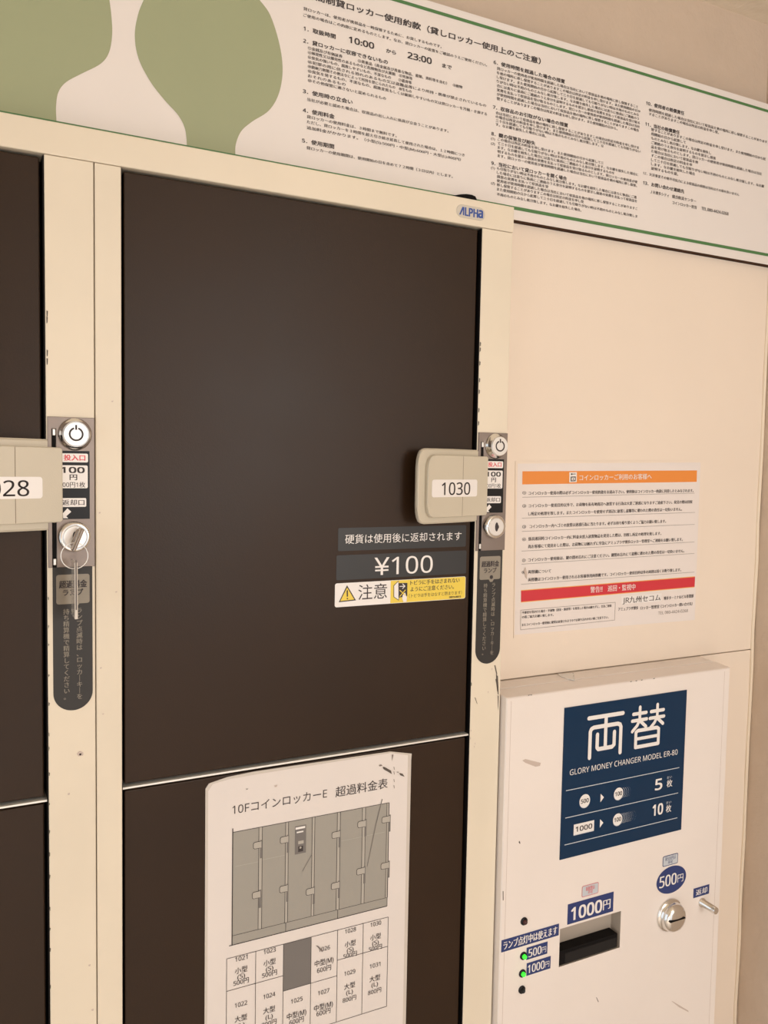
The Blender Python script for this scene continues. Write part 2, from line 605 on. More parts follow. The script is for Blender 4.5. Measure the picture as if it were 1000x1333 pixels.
T('7．収容品のお引取がない場合の措置', (642, 139.5), (739.5, 163), 5.4, bold=0.03)
para(645.5, [146.7, 151.6, 156.6, 161.6], [832, 834, 786, 711], 20)
T('8．鍵の保管及び紛失', (640, 174), (697, 186.5), 5.4, bold=0.03)
para(648, [181, 186.3, 191.6, 197, 202.4], [786, 831, 800, 830, 829.5], 50)
T('9．当社において貸ロッカーを開く場合', (640, 211.5), (738, 233), 5.4, bold=0.03)
para(647, [219, 224.3, 229.6, 235, 240.3, 246, 252.6], [829, 829.5, 714, 830, 760, 830, 757], 90)
for t_, yy in (('(1)', 180), ('(2)', 186.5), ('(1)', 218), ('(2)', 238)):
    T(t_, (639.5, yy), (644.5, yy + 1), 3.8)
T('10．使用者の賠償責任', (841.5, 134.7), (891, 147), 5.2, bold=0.03)
para(845, [142.8, 148], [999, 936], 10, 3.7)
T('11．当社の賠償責任', (840.5, 161.4), (885, 172.5), 5.2, bold=0.03)
para(848, [168.4 + 5.6 * i for i in range(10)], [997, 893, 926, 932, 992, 909, 901, 995, 905, 883], 40, 3.7)
T('12．天災事変その他不可抗力による収容品の損害は当社はその責を負いません', (837.5, 225), (962.5, 253.5), 4)
T('13．お問い合わせ連絡先', (837.5, 237.5), (891, 249.5), 5.2, bold=0.03)
T('ＪＲ博多シティ', (847, 249.6), (871, 254.6), 4.6)
T('総合防災センター', (875.4, 256), (906.4, 261.5), 4.6)
T('コインロッカー担当', (875.4, 263.6), (907, 270), 4.6)
T('TEL.080-4424-0268', (913.5, 271.5), (948.5, 278), 4.2, kind='cap')
mb.build('small_print', banner)


# ------------------------------------------------------------------ locker units
ZD0 = 1.5 - 0.3970 * D0      # upper / lower door split
Z_DT = 1.5 + 0.3262 * D0
Y_DOOR = 0.0035


def au(px, py, y=0.0):       # picture point on the left lock plate -> (x relative to unit right edge, z)
    p = at(px, py, y)
    return (p.x - XR_A, p.z)


def bu(px, py, y=0.0):
    p = at(px, py, y)
    return (p.x - XR_B, p.z)


def slant(xr):               # front face of the grip cover: leans out towards the left
    return -0.0040 - 0.2326 * (-0.027 - xr)


def strip_solid(mb, top, x_off, zc, yf, yb, m, ch=0.0012):
    """a solid whose outline is symmetric about zc: top = [(x, half height)] left to right"""
    def ringz(sc, f, d):
        return [(x_off + x + (d if i == 0 else (-d if i == len(top) - 1 else 0)), f(x), zc + sgn * max(h - d, 0.0002)) for sgn in (1, -1) for i, (x, h) in enumerate(top)]
    n = len(top)
    r_back, r_mid, r_front = ringz(1, yb, 0), ringz(1, lambda x: yf(x) + ch, 0), ringz(1, yf, ch)
    vs = r_back + r_mid + r_front
    fs = []
    def idx(r, side, i):
        return r * 2 * n + side * n + i
    for r in range(2):
        for i in range(n - 1):
            fs.append([idx(r, 0, i), idx(r, 0, i + 1), idx(r + 1, 0, i + 1), idx(r + 1, 0, i)])
            fs.append([idx(r, 1, i), idx(r + 1, 1, i), idx(r + 1, 1, i + 1), idx(r, 1, i + 1)])
        fs.append([idx(r, 0, 0), idx(r + 1, 0, 0), idx(r + 1, 1, 0), idx(r, 1, 0)])
        fs.append([idx(r, 0, n - 1), idx(r, 1, n - 1), idx(r + 1, 1, n - 1), idx(r + 1, 0, n - 1)])
    for i in range(n - 1):
        fs.append([idx(2, 0, i), idx(2, 0, i + 1), idx(2, 1, i + 1), idx(2, 1, i)])
        fs.append([idx(0, 0, i), idx(0, 1, i), idx(0, 1, i + 1), idx(0, 0, i + 1)])
    mb.add(vs, fs, m)


def locker(XR, number, label, key):
    XL = XR - PITCH
    root = empty('locker_unit', ((XL + XR) / 2, 0, 0), label, 'locker', 'locker units')
    b = lambda mb, name, par=root, lab=None, kind=None: mb.build(name, par, root=Vector(root['_o']), label=lab, kind=kind)
    sx = 0.0223                                    # hinge side stile
    lx = 0.0396                                    # lock side stile
    # carcass behind the doors
    mb = MB()
    mb.box(XL + 0.001, XR - 0.001, 0.03, 0.48, 0.0, ZT - 0.016, 'carcass')
    b(mb, 'body')
    b(MB().box(XL + 0.0004, XL + sx, 0, 0.03, 0.08, Z_DT, 'cream', bev=0.0008), 'stile')
    st = b(MB().box(XR - lx, XR - 0.0004, 0, 0.03, 0.08, Z_DT, 'cream', bev=0.0008), 'stile')
    b(MB().box(XL + 0.0004, XR - 0.0004, 0.012, 0.03, 0.0, 0.08, 'cream', bev=0.0008), 'kickboard')
    x0, x1 = XL + sx, XR - lx
    b(MB().box(x0 + 0.0026, x1 - 0.0036, Y_DOOR, 0.026, ZD0 + 0.0032, Z_DT - 0.0022, 'brown', bev=0.001), 'door')
    b(MB().box(x0 + 0.0026, x1 - 0.0036, Y_DOOR, 0.026, 0.085, ZD0 - 0.0034, 'brown', bev=0.001), 'door')
    b(MB().box(x0 + 0.0004, x1 - 0.0004, 0.001, 0.028, ZD0 - 0.0009, ZD0 + 0.0009, 'silver_strip', bev=0.0003), 'divider_edge')
    b(MB().box(x1 - 0.0012, x1, 0.0004, 0.027, 0.085, Z_DT - 0.001, 'black'), 'door_gap_shade')  # black strip paints the shade in the gap beside the door
    b(MB().box(x0, x0 + 0.0006, 0.0010, 0.027, 0.085, Z_DT - 0.001, 'black'), 'door_gap_shade')  # same painted gap shade on the hinge side
    # lock plate with its vertical slot
    zt, zb = 1.5 + 0.0412 * D0, 1.5 - 0.1283 * D0
    zs = 1.5 + 0.0279 * D0
    YPL = -0.0014
    mb = MB()
    X = lambda v: XR + v
    mb.prism([(X(-0.0385), zb), (X(-0.0352), zb), (X(-0.0352), zs), (X(-0.0318), zs), (X(-0.0318), zb), (X(-0.0006), zb), (X(-0.0006), zt), (X(-0.0385), zt)], YPL, -0.0001, 'steel', ch=0.0003)
    plate = b(mb, 'lock_plate')
    b(MB().box(X(-0.0351), X(-0.0319), -0.0006, -0.0001, zb, zs - 0.0002, 'black'), 'coin_slot', plate)
    for zz in (zs - 0.003, zb + 0.005):
        b(MB().box(X(-0.0346), X(-0.0322), -0.0022, -0.0006, zz - 0.0028, zz + 0.0028, 'chrome_face', bev=0.0006), 'slot_pin', plate)
    # printed price label
    mb = MB()
    y = YPL - 0.0002
    a0, a1 = au(80, 586.6), au(116.6, 675.2)
    mb.rect(X(a0[0] - 0.002), X(a1[0]), a1[1], a0[1], y, 'black_gloss')
    def wb(px0, py0, px1, py1, r=0.0012):
        p, q = au(px0, py0), au(px1, py1)
        mb.poly(rr(X(p[0]), X(q[0]), q[1], p[1], r, 4), y - 0.0001, 'white')
    wb(78, 590, 114.3, 602)
    wb(78, 605.5, 114, 635.5)
    wb(78, 648.3, 112, 659.6)
    y2 = y - 0.0002
    def pt(body, px0, px1, py, h, m, bold=0.02, kind='cjk', dy=0):
        p, q = au(px0, py), au(px1, py + dy)
        mb.text(body, (X(p[0]), p[1]), (X(q[0]), p[1]), h * D0 / F * 1.08, y2, m, bold=bold, kind=kind)
    pt('投入口', 83, 110.5, 595.6, 6.6, 'red_ink', 0.03)
    pt('100', 79.5, 109.5, 611.6, 6.4, 'ink', 0.05, 'cap')
    pt('円', 90.5, 100, 621, 6.6, 'ink', 0.03)
    pt('100円1枚', 77, 110.5, 630.8, 6.4, 'ink', 0.01)
    pt('返却口', 80.5, 109.5, 654, 6.4, 'ink', 0.02)
    ar = [(82, 674.5), (81.5, 668), (87.5, 661.5), (92.5, 666), (86, 671.8), (88.5, 674.4)]
    mb.poly([(X(au(*p)[0]), au(*p)[1]) for p in ar], y - 0.0001, 'white')
    b(mb, 'price_label', plate)
    # lower pill label on the stile
    mb = MB()
    p0, p1 = au(68.3, 737.5), au(120.8, 921.6)
    r = (p1[0] - p0[0]) / 2
    cxp = X((p0[0] + p1[0]) / 2)
    out = [(cxp - r, p0[1]), (cxp - r, p1[1] + r)] + [(cxp + r * math.cos(PI + PI * i / 24), p1[1] + r + r * math.sin(PI + PI * i / 24)) for i in range(1, 24)] + [(cxp + r, p1[1] + r), (cxp + r, p0[1])]
    mb.prism(out, -0.0004, -0.0001, 'pill_label')
    q0, q1 = au(73, 748.5), au(116.6, 784.5)
    mb.poly(rr(X(q0[0]), X(q1[0]), q1[1], q0[1], 0.002, 4), -0.0005, 'tan_print')
    c = au(98, 784.6)
    mb.poly([(X(c[0]) - 0.0040, c[1] + 0.0004), (X(c[0]) + 0.0040, c[1] + 0.0004), (X(c[0]) + 0.0015, c[1] - 0.0035), (X(c[0]) - 0.0015, c[1] - 0.0035)], -0.00052, 'tan_print')
    mb.disc((X(c[0]), c[1] + 0.0018), 0.0022, -0.0006, 'ink', 16)
    def pl(body, px0, px1, py, h, m, bold=0.03):
        p, q = au(px0, py), au(px1, py)
        mb.text(body, (X(p[0]), p[1]), (X(q[0]), p[1]), h * D0 / F * 1.08, -0.0007, m, bold=bold)
    pl('超過料金', 77, 113, 761, 8.5, 'ink')
    pl('ランプ', 82, 108, 771.5, 7.5, 'ink')
    for body, pxc, wpx, py0, py1 in (('ラ\nン\nプ\n点\n滅\n時\nは\n、\nロ\nッ\nカ\n｜\nキ\n｜\nを', 103.5, 8, 792, 910), ('持\nち\n精\n算\n機\nで\n精\n算\nし\nて\nく\nだ\nさ\nい\n。', 86.5, 8, 793, 911)):
        p, q = au(pxc - wpx / 2, (py0 + py1) / 2), au(pxc + wpx / 2, (py0 + py1) / 2)
        zh = au(pxc, py0)[1] - au(pxc, py1)[1]
        mb.text(body, (X(p[0]), p[1]), (X(q[0]), p[1]), zh, -0.0007, 'tan_print', bold=0.012, vertical=True)
    b(mb, 'instruction_label')
    # lock cylinders
    c = au(98.3, 565.5)
    cc = (X(c[0] - 0.0006), c[1])
    mb = MB()
    mb.lathe(cc, [(0.0138, YPL), (0.0138, YPL - 0.0008), (0.0126, YPL - 0.0022), (0.0112, YPL - 0.0052), (0.0108, YPL - 0.0074)], 'chrome', 44)
    mb.lathe(cc, [(0.0104, YPL - 0.0074), (0.0104, YPL - 0.0084), (0.0098, YPL - 0.009)], 'chrome_face', 44)
    yf = YPL - 0.0091
    mb.ring(cc, 0.0044, 0.0060, yf, 'ink', 30, a0=PI / 2 + 0.32, a1=PI / 2 + 2 * PI - 0.32)
    mb.poly([(cc[0] - 0.0008, cc[1] + 0.0036), (cc[0] + 0.0008, cc[1] + 0.0036), (cc[0] + 0.0008, cc[1] + 0.0078), (cc[0] - 0.0008, cc[1] + 0.0078)], yf - 0.0001, 'ink')
    b(mb, 'lock_cylinder', plate)
    c = au(97.2, 698)
    cc = (X(c[0] - 0.0006), c[1])
    mb = MB()
    mb.lathe(cc, [(0.0132, YPL), (0.0132, YPL - 0.003), (0.0128, YPL - 0.0062), (0.0116, YPL - 0.0072), (0.0106, YPL - 0.0072)], 'chrome', 44)
    mb.lathe(cc, [(0.0098, YPL - 0.0071), (0.0098, YPL - 0.0076), (0.0092, YPL - 0.008)], 'chrome_face', 44)
    mb.disc(cc, 0.0050, YPL - 0.0081, 'ink', 24, sx=0.42)
    mb.disc((cc[0] + 0.0012, cc[1]), 0.0024, YPL - 0.0082, 'ink', 24, sx=0.7)
    b(mb, 'lock_cylinder', plate)
    key_c = Vector((cc[0], YPL - 0.008, cc[1]))
    # grip: base flange and raised slanting cover
    zc = 1.5 - 0.0265
    H = 0.039
    flange = [(-0.1240, 0.020), (-0.1234, 0.0270), (-0.1220, 0.0325), (-0.1200, 0.0362), (-0.1170, 0.0382), (-0.1130, H), (-0.075, H), (-0.0365, H * 0.99)]
    mb = MB()
    strip_solid(mb, flange, XR, zc, lambda x: slant(x) + 0.0052, lambda x: slant(x) + 0.0102, 'handle', 0.0016)
    mb.box(X(-0.088), X(-0.0366), 0.002, Y_DOOR, zc - 0.036, zc + 0.036, 'handle')
    mb.v = [Vector((v.x, (slant(v.x - XR) + 0.008) if abs(v.y - 0.002) < 1e-6 else v.y, v.z)) for v in mb.v]
    hd = b(mb, 'handle')
    cover = [(-0.1135, 0.018), (-0.1128, 0.0235), (-0.1112, 0.0280), (-0.1090, 0.0304), (-0.1060, 0.0318), (-0.1020, 0.0323), (-0.066, 0.0323), (-0.029, 0.0318), (-0.0276, 0.0308), (-0.0270, 0.0296)]
    mb = MB()
    strip_solid(mb, cover, XR, zc, slant, lambda x: slant(x) + 0.0056, 'handle', 0.0007)
    nn = len(mb.v)
    mb.rect(X(-0.0646), X(-0.0641), zc - 0.0316, zc + 0.0316, -0.001, 'seam')
    for k in range(nn, len(mb.v)):
        mb.v[k].y = slant(mb.v[k].x - XR) - 0.0001
    b(mb, 'grip_cover', hd)
    # recess line around the cover
    # number label
    mb = MB()
    z1_, z0_ = 1.5 - 0.0195, 1.5 - 0.0195 - 0.0182
    mb.poly(rr(X(-0.1080), X(-0.0432), z0_, z1_, 0.0026, 5), 0, 'white')
    k0 = len(mb.v)
    zt_ = (z0_ + z1_) / 2
    mb.text(number, (X(-0.0945), zt_ - 0.0003), (X(-0.0538), zt_ - 0.0003), 0.0132, 1, 'ink', kind='cap', bold=0.006)
    for i, v in enumerate(mb.v):
        v.y = slant(v.x - XR) - (0.0002 if i < k0 else 0.0004)
    b(mb, 'number_label', hd)
    return root, b, key_c


unit_b, buildb, kc = locker(XR_B, '1030', 'locker 1030 with caution stickers, dark brown doors, right of the seam', False)
unit_a, builda, key_c = locker(XR_A, '1028', 'locker 1028 at the left edge of the photo, with a key in its lock', True)

# paint chips on the right stile
mb = MB()
cur = buildb
def chip(pts, m='scuff', y=-0.00025):
    cur(MB().poly([xz(px, py, y) for px, py in pts], y, m), 'paint_chip')
chip([(643.5, 866), (645, 866), (647.5, 877), (646.8, 880)])
chip([(646, 878), (648.3, 880), (649, 892), (647.5, 901), (646, 888)])
chip([(645, 884), (646.5, 884), (646, 889)])
chip([(647.6, 893), (649, 892), (649.3, 905), (648, 903)])
chip([(648, 905), (649.4, 906), (648.9, 925), (648.2, 918)])
chip([(618, 908), (619, 908), (621.7, 916.5), (621, 916)])
chip([(613.3, 888), (614.2, 889), (614.4, 892), (613.4, 893)])
for px, py in ((625.6, 452), (625.2, 470), (624.8, 492), (624.4, 507), (623.8, 531), (623.4, 548), (625.8, 445)):
    chip([(px - 0.8, py), (px + 0.6, py + 1), (px + 0.2, py + 5), (px - 1, py + 6)])
for px, py in ((640, 870), (617, 971), (618, 967), (635, 900), (612.6, 950), (612, 960)):
    chip([(px, py), (px + 1.2, py), (px + 0.6, py + 3)], 'soft_scuff')
cur = builda
for i in range(16):
    py = 780 + i * 33 + random.uniform(-9, 9)
    px = 62.2 + (py - 720) * 0.005
    chip([(px, py), (px + random.uniform(0.8, 1.9), py + 1), (px + 1, py + random.uniform(2, 6)), (px, py + random.uniform(3, 7))], 'scuff', -0.0003)
for px, py in ((61.2, 404), (61, 412), (61.4, 455), (61.3, 466)):
    chip([(px - 0.6, py), (px + 1.2, py + 1), (px + 0.8, py + 8), (px - 0.4, py + 9)], 'scuff', -0.0003)
chip([(100, 981), (104, 977.5), (108.5, 979.5), (108, 983.5), (102, 984.5)], 'soft_scuff', -0.0003)
for px, py in ((103, 981.5), (88, 1033), (119, 1314), (115, 1256)):
    chip([(px, py), (px + 3, py - 1), (px + 2.6, py + 1.5), (px + 0.6, py + 2)], 'soft_scuff', -0.0003)
cur = buildb
for px, py in ((150, 770), (130, 869), (133, 929), (128.5, 667), (145, 522)):
    chip([(px, py), (px + 2.6, py - 0.6), (px + 2.2, py + 1.2), (px + 0.6, py + 1.6)], 'soft_scuff', -0.0003)

# door stickers of locker 1030
YS = Y_DOOR - 0.0002
x0, x1, z0, z1 = lvl([(440.5, 688), (607, 683), (606.5, 711), (440, 718)], YS)
mb = MB().poly(rr(x0, x1, z0, z1, 0.0015, 4), YS, 'dark_label')
tl(mb, '硬貨は使用後に返却されます', (449.5, 702), (601, 697.8), 12.2, YS - 0.0002, 'white', bold=0.002)
buildb(mb, 'sticker', lab='dark sticker with one white line of print')
x0, x1, z0, z1 = lvl([(438, 723), (607.5, 716.5), (606.7, 747), (438, 755)], YS)
mb = MB().poly(rr(x0, x1, z0, z1, 0.0015, 4), YS, 'dark_label')
tl(mb, '¥100', (487.5, 737.5), (563.5, 734), 23.5, YS - 0.0002, 'white', bold=-0.016, kind='fit')
buildb(mb, 'sticker', lab='dark sticker with the 100 yen price')
x0, x1, z0, z1 = lvl([(436, 759.5), (606.2, 750.3), (606, 779.2), (436, 790.5)], YS)
y = YS - 0.0001
mb = MB()
mb.poly(rr(x0, x1, z0, z1, 0.0022, 5), YS, 'white')
xm = at(508.5, 770, YS).x
mb.poly(rr(xm, x1 - 0.0004, z0 + 0.0004, z1 - 0.0004, 0.0020, 5, corners=(0, 1, 1, 0)), y, 'yellow')
q = lambda px, py: xz(px, py, YS)
tri = [(441, 784), (463.5, 781.5), (451.8, 761.8)]
mb.poly([q(*p) for p in tri], y, 'ink')
mb.poly([q(*p) for p in ((443, 782.4), (461.2, 780.3), (451.9, 764.8))], y - 0.0001, 'yellow')
mb.stroke([q(452, 769), q(452.1, 776)], 0.0014, y - 0.0002, 'ink')
mb.disc(q(452.2, 779.2), 0.0008, y - 0.0002, 'ink', 10)
tl(mb, '注意', (466.5, 771.8), (504, 768.8), 20, y - 0.0001, 'ink', bold=0.0)
mb.poly([q(*p) for p in ((519, 759), (530.4, 758.7), (530.2, 776), (519, 778))], y - 0.0001, 'ink')
mb.poly([q(*p) for p in ((512.3, 762), (519, 755.8), (519.2, 781.8), (512.3, 777.2))], y - 0.0002, 'ink')
mb.poly([q(*p) for p in ((513, 762.5), (518.5, 757), (518.7, 780.6), (513, 776.8))], y - 0.0003, 'white')
mb.stroke([q(520.5, 763.3), (q(526.5, 763)[0], q(526.5, 763)[1])], 0.0008, y - 0.0003, 'white')
mb.stroke([q(524, 760), q(527, 763), q(524, 766)], 0.0008, y - 0.0003, 'white')
mb.stroke([q(520.5, 768.5), q(527.5, 775)], 0.0009, y - 0.0003, 'yellow')
mb.stroke([q(527.5, 768), q(520.5, 776)], 0.0009, y - 0.00035, 'yellow')
mb.poly([q(*p) for p in ((524, 775), (527, 771), (528.3, 775), (529.5, 777), (529, 783.2), (525, 783.5), (523.4, 779))], y - 0.0004, 'white')
tl(mb, 'トビラに手をはさまれない', (534.5, 758.8), (598.5, 755.2), 6.2, y - 0.0001, 'ink', bold=0.02)
tl(mb, 'ようにご注意ください。', (534.5, 767.2), (591, 763.6), 6.2, y - 0.0001, 'ink', bold=0.02)
tl(mb, '（トビラは手をはなすと閉まります）', (532.5, 775.6), (601.5, 771.4), 5.0, y - 0.0001, 'ink', bold=0.0)
tl(mb, '00019-00015', (585, 777.4), (600, 776.5), 2.2, y - 0.0001, 'ink', bold=0.05, kind='cap')
buildb(mb, 'sticker', lab='white and yellow caution sticker with a pictogram of a closing door')

# continuous top rail over both units
rail = MB().box(XL_A, XR_B + 0.0005, -0.0004, 0.024, Z_DT + 0.0004, ZT, 'cream', bev=0.001)
rail_o = rail.build('top_rail', label='cream steel rail running along the top of the lockers, with a small blue emblem', cat='rail')
mb = MB()
y = -0.0006
c0, c1 = xz(594.5, 272.5, y), xz(631.5, 281, y)
zc = (c0[1] + c1[1]) / 2
mb.prism(rr(c0[0], c1[0], zc - 0.0066, zc + 0.0066, 0.0065, 8), y - 0.0006, 0, 'emblem_plate', ch=0.0004)
y -= 0.0008
z_lo, z_hi = zc - 0.0042, zc + 0.0042
xa, xb = at(598, 274, y).x, at(604.5, 276, y).x
mb.poly([(xa, z_lo), (xa + 0.0018, z_lo), (xb - 0.0001, z_hi), (xb - 0.0024, z_hi)], y, 'blue_ink')
mb.rect(xb - 0.0016, xb, z_lo, z_hi, y - 0.00005, 'blue_ink')
mb.text('LPH', (at(605.8, 276, y).x, zc), (at(622.2, 276, y).x, zc), 0.0084, y, 'blue_ink', bold=0.04, kind='cap')
mb.text('a', (at(623.2, 276, y).x, zc), (at(628.6, 276, y).x, zc), 0.0078, y, 'blue_ink', bold=0.04, kind='fit')
mb.build('emblem', rail_o, label='small oval plate with blue lettering')

# black cap lying on top of the lockers
mb = MB()
y = 0.027
prof = [(0.4720, 1.7597), (0.5030, 1.7597), (0.5032, 1.7858), (0.5015, 1.7884), (0.4970, 1.7894), (0.4900, 1.7892), (0.4830, 1.7878), (0.4720, 1.7846)]
mb.prism(prof, y + 0.0004, YB + 0.03 - 0.001, 'black', ch=0.0008)
mb.v = [Vector((v.x, (v.y - 0.027) * 0.09 + 0.0252, v.z)) for v in mb.v]
mb.build('cap', label='small black rubber cap poking up behind the top rail of the lockers', cat='cap')

# ------------------------------------------------------------------ key in the lock of 1028
mb = MB()
kc = key_c
key = empty('key', (kc.x, kc.y, kc.z - 0.02), 'key with ring and clear tag hanging from the lower lock of locker 1028', 'key')
kb = lambda mb, n, par=key, lab=None: mb.build(n, par, root=Vector(key['_o']), label=lab)
import math as _m
def rot_y(v, c, a):
    d = v - c
    return c + Vector((d.x * _m.cos(a) + d.z * _m.sin(a), d.y, -d.x * _m.sin(a) + d.z * _m.cos(a)))
m1 = MB()
m1.box(kc.x - 0.0011, kc.x + 0.0011, kc.y - 0.006, kc.y + 0.001, kc.z - 0.004, kc.z + 0.004, 'key_metal')
m1.box(kc.x - 0.0014, kc.x + 0.0014, kc.y - 0.024, kc.y - 0.006, kc.z - 0.0105, kc.z + 0.0095, 'key_metal', bev=0.0012)
m1.box(kc.x - 0.0024, kc.x + 0.0024, kc.y - 0.010, kc.y - 0.0055, kc.z - 0.0075, kc.z + 0.0075, 'key_metal', bev=0.001)
m1.v = [rot_y(v, kc, 0.38) for v in m1.v]
m1.warp(lambda v: v)
kb(m1, 'key_bow')
yk = kc.y - 0.016
lc = at(97.0, 723.5, yk)
R_ = 0.0107
m2 = MB()
m2.tube([(lc.x + R_ * _m.cos(2 * PI * i / 36), yk + 0.002 * _m.sin(2 * PI * i / 36), lc.z + R_ * _m.sin(2 * PI * i / 36)) for i in range(36)], 0.00042, 'chrome_face', 8, closed=True)
kb(m2, 'key_ring')
t0, t1 = at(96.8, 730, yk), at(97.2, 803, yk)
m3 = MB()
m3.box(t0.x - 0.0013, t0.x + 0.0013, yk - 0.012, yk + 0.012, t1.z, t0.z, 'clear_tag', bev=0.0005)
m3.box(t0.x - 0.0005, t0.x + 0.0005, yk - 0.0124, yk - 0.0119, t1.z + 0.008, t0.z + 0.002, 'tag_line')
kb(m3, 'tag', lab='thin clear tag seen edge on')

# ------------------------------------------------------------------ laminated price sheet on the lower door
ysh = Y_DOOR - 0.0006
y = ysh
out = [(268.3, 1333), (267.5, 1027), (272, 1020), (296, 1011.5), (330, 1004.5), (508, 978.2), (536, 981), (535.3, 990), (528.5, 1333)]
ow = [xz(*p, y) for p in out]
zbot = ow[0][1] - 0.07
ow[0] = (ow[1][0] + 0.0002, zbot)
ow[-1] = (ow[-2][0], zbot)
mb = MB()
mb.prism(ow, y - 0.0002, Y_DOOR - 0.0001, 'film')
pw = [xz(*p, y) for p in [(271.5, 1333), (271, 1030), (277, 1020.5), (300, 1013.8), (340, 1006.8), (509, 980), (531, 983), (525.5, 1333)]]
pw[0] = (pw[1][0], zbot + 0.004)
pw[-1] = (pw[-2][0] + 0.0003, zbot + 0.004)
mb.poly(pw, y - 0.0003, 'paper')
y = y - 0.0004
S = lambda s_, a, b_, h, bold=0.0, kind='cjk', m='ink': tl(mb, s_, a, b_, h, y - 0.0002, m, bold=bold, kind=kind)
S('10FコインロッカーE', (302.6, 1053.4), (425.8, 1033.5), 13.5, 0.004)
S('超過料金表', (437, 1030.8), (504.8, 1020), 13.5, 0.006)
s = lambda px, py: xz(px, py, y)
TL, TR, BR, BL = s(303.4, 1083.4), s(506, 1045), s(504.3, 1178.8), s(301.6, 1231)
dx0, dx1 = (TL[0] + BL[0]) / 2, (TR[0] + BR[0]) / 2
dz1, dz0 = (TL[1] + TR[1]) / 2, (BL[1] + BR[1]) / 2
mb.rect(dx0, dx1, dz0, dz1, y, 'chart_grey')
zb_ = (s(302, 1217.8)[1] + s(503.6, 1168.8)[1]) / 2
LW = 0.00055
def hl(x0, x1, z, w_=LW, m='ink', yy=y - 0.0002):
    mb.rect(x0, x1, z - w_ / 2, z + w_ / 2, yy, m)
def vl(x, z0, z1, w_=LW, m='ink', yy=y - 0.00022):
    mb.rect(x - w_ / 2, x + w_ / 2, z0, z1, yy, m)
hl(dx0, dx1, dz1)
hl(dx0 - 0.003, dx1, dz0, 0.0008)
hl(dx0, dx1, zb_, 0.0004)
vl(dx0, dz0, dz1 + 0.004, 0.0010)
vl(dx1, dz0, dz1)
def cx_(c):     # crop column -> x
    return at(260 + c / 3.571, 1120, y).x
cols = [(274, 290), (398, 411), (521, 533), (637, 651), (753, 767), (866, 876)]
for a_, b_ in cols:
    xa, xb = cx_(a_), cx_(b_)
    mb.rect(xa, xb, zb_, dz1, y - 0.0001, 'chart_light')
    vl(xa, zb_, dz1)
    vl(xb, zb_, dz1)
vl(cx_(403), dz0, zb_)
vl(cx_(645), dz0, zb_)
hts = [((250, 468), (245, 700)), ((375, 443), (372, 672)), (None, (495, 684)), ((615, 420), (612, 657)), ((735, 370), (730, 590)), ((847, 349), (843, 564))]
for a_, b_ in hts:
    for h_ in (a_, b_):
        if not h_:
            continue
        p = s(260 + h_[0] / 3.571, 970 + h_[1] / 3.571)
        w_ = at(260 + (h_[0] + 40) / 3.571, 1120, y).x - at(260 + h_[0] / 3.571, 1120, y).x
        mb.poly(rr(p[0] - 0.0004, p[0] + w_, p[1] - 0.0036, p[1] + 0.0036, 0.002, 4, (1, 0, 0, 1)), y - 0.0003, 'ink')
        mb.poly(rr(p[0] + 0.0001, p[0] + w_ - 0.0008, p[1] - 0.0031, p[1] + 0.0031, 0.0016, 4, (1, 0, 0, 1)), y - 0.0004, 'chart_light')
        mb.rect(p[0] + w_ - 0.0022, p[0] + w_, p[1] - 0.014, p[1] + 0.0045, y - 0.00035, 'chart_dark')
x0, x1, z0, z1 = lvl([(384, 1076), (398.6, 1073), (398.3, 1109.5), (383.8, 1112.5)], y)
mb.rect(x0, x1, z0, z1, y - 0.0002, 'chart_dark')
w_ = x1 - x0
mb.rect(x0 + w_ * .05, x0 + w_ * .9, z1 - .0034, z1 - .0012, y - 0.0003, 'white')
mb.rect(x0 + w_ * .15, x0 + w_ * .75, z1 - .0072, z1 - .0058, y - 0.0003, 'white')
mb.rect(x0 + w_ * .3, x0 + w_ * .78, z1 - .0190, z1 - .0158, y - 0.0003, 'chart_light')
mb.rect(x0 + w_ * .3, x0 + w_ * .74, z1 - .0270, z1 - .0212, y - 0.0003, 'ink')
mb.disc((x0 + w_ * .5, z1 - .0228), 0.0011, y - 0.0004, 'chart_light', 12)
xw0, xw1 = cx_(165), cx_(398)
hl(xw0, cx_(274), s(306, 1128)[1], 0.0004, 'chart_light')
hl(cx_(290), xw1, s(306, 1128)[1] + 0.001, 0.0004, 'chart_light')
hl(cx_(655), cx_(860), s(306, 1128)[1] + 0.0035, 0.0004, 'chart_light')
# fee table
xc = [at(px, py, y).x for px, py in ((295, 1270), (332.8, 1262), (368.9, 1253), (404.9, 1246), (439.2, 1237), (472.5, 1229), (505, 1220))]
zt_ = (s(295, 1248.6)[1] + s(505, 1193.4)[1]) / 2
zr1 = (s(295, 1290.6)[1] + s(368.7, 1270)[1]) / 2
zr2 = (s(368.9, 1289.6)[1] + s(437.8, 1271)[1]) / 2
zr3 = (s(439, 1249.4)[1] + s(504, 1232.6)[1]) / 2
zbt = s(503, 1310)[1]
hl(xc[0], xc[6], zt_)
hl(xc[0], xc[6], zbt)
for x_ in xc:
    vl(x_, zbt, zt_)
hl(xc[0], xc[2], zr1)
hl(xc[3], xc[4], zr2)
hl(xc[2], xc[3], zr2)
hl(xc[4], xc[6], zr3)
mb.rect(xc[2], xc[3], zr2, zt_, y - 0.0001, 'chart_dark')
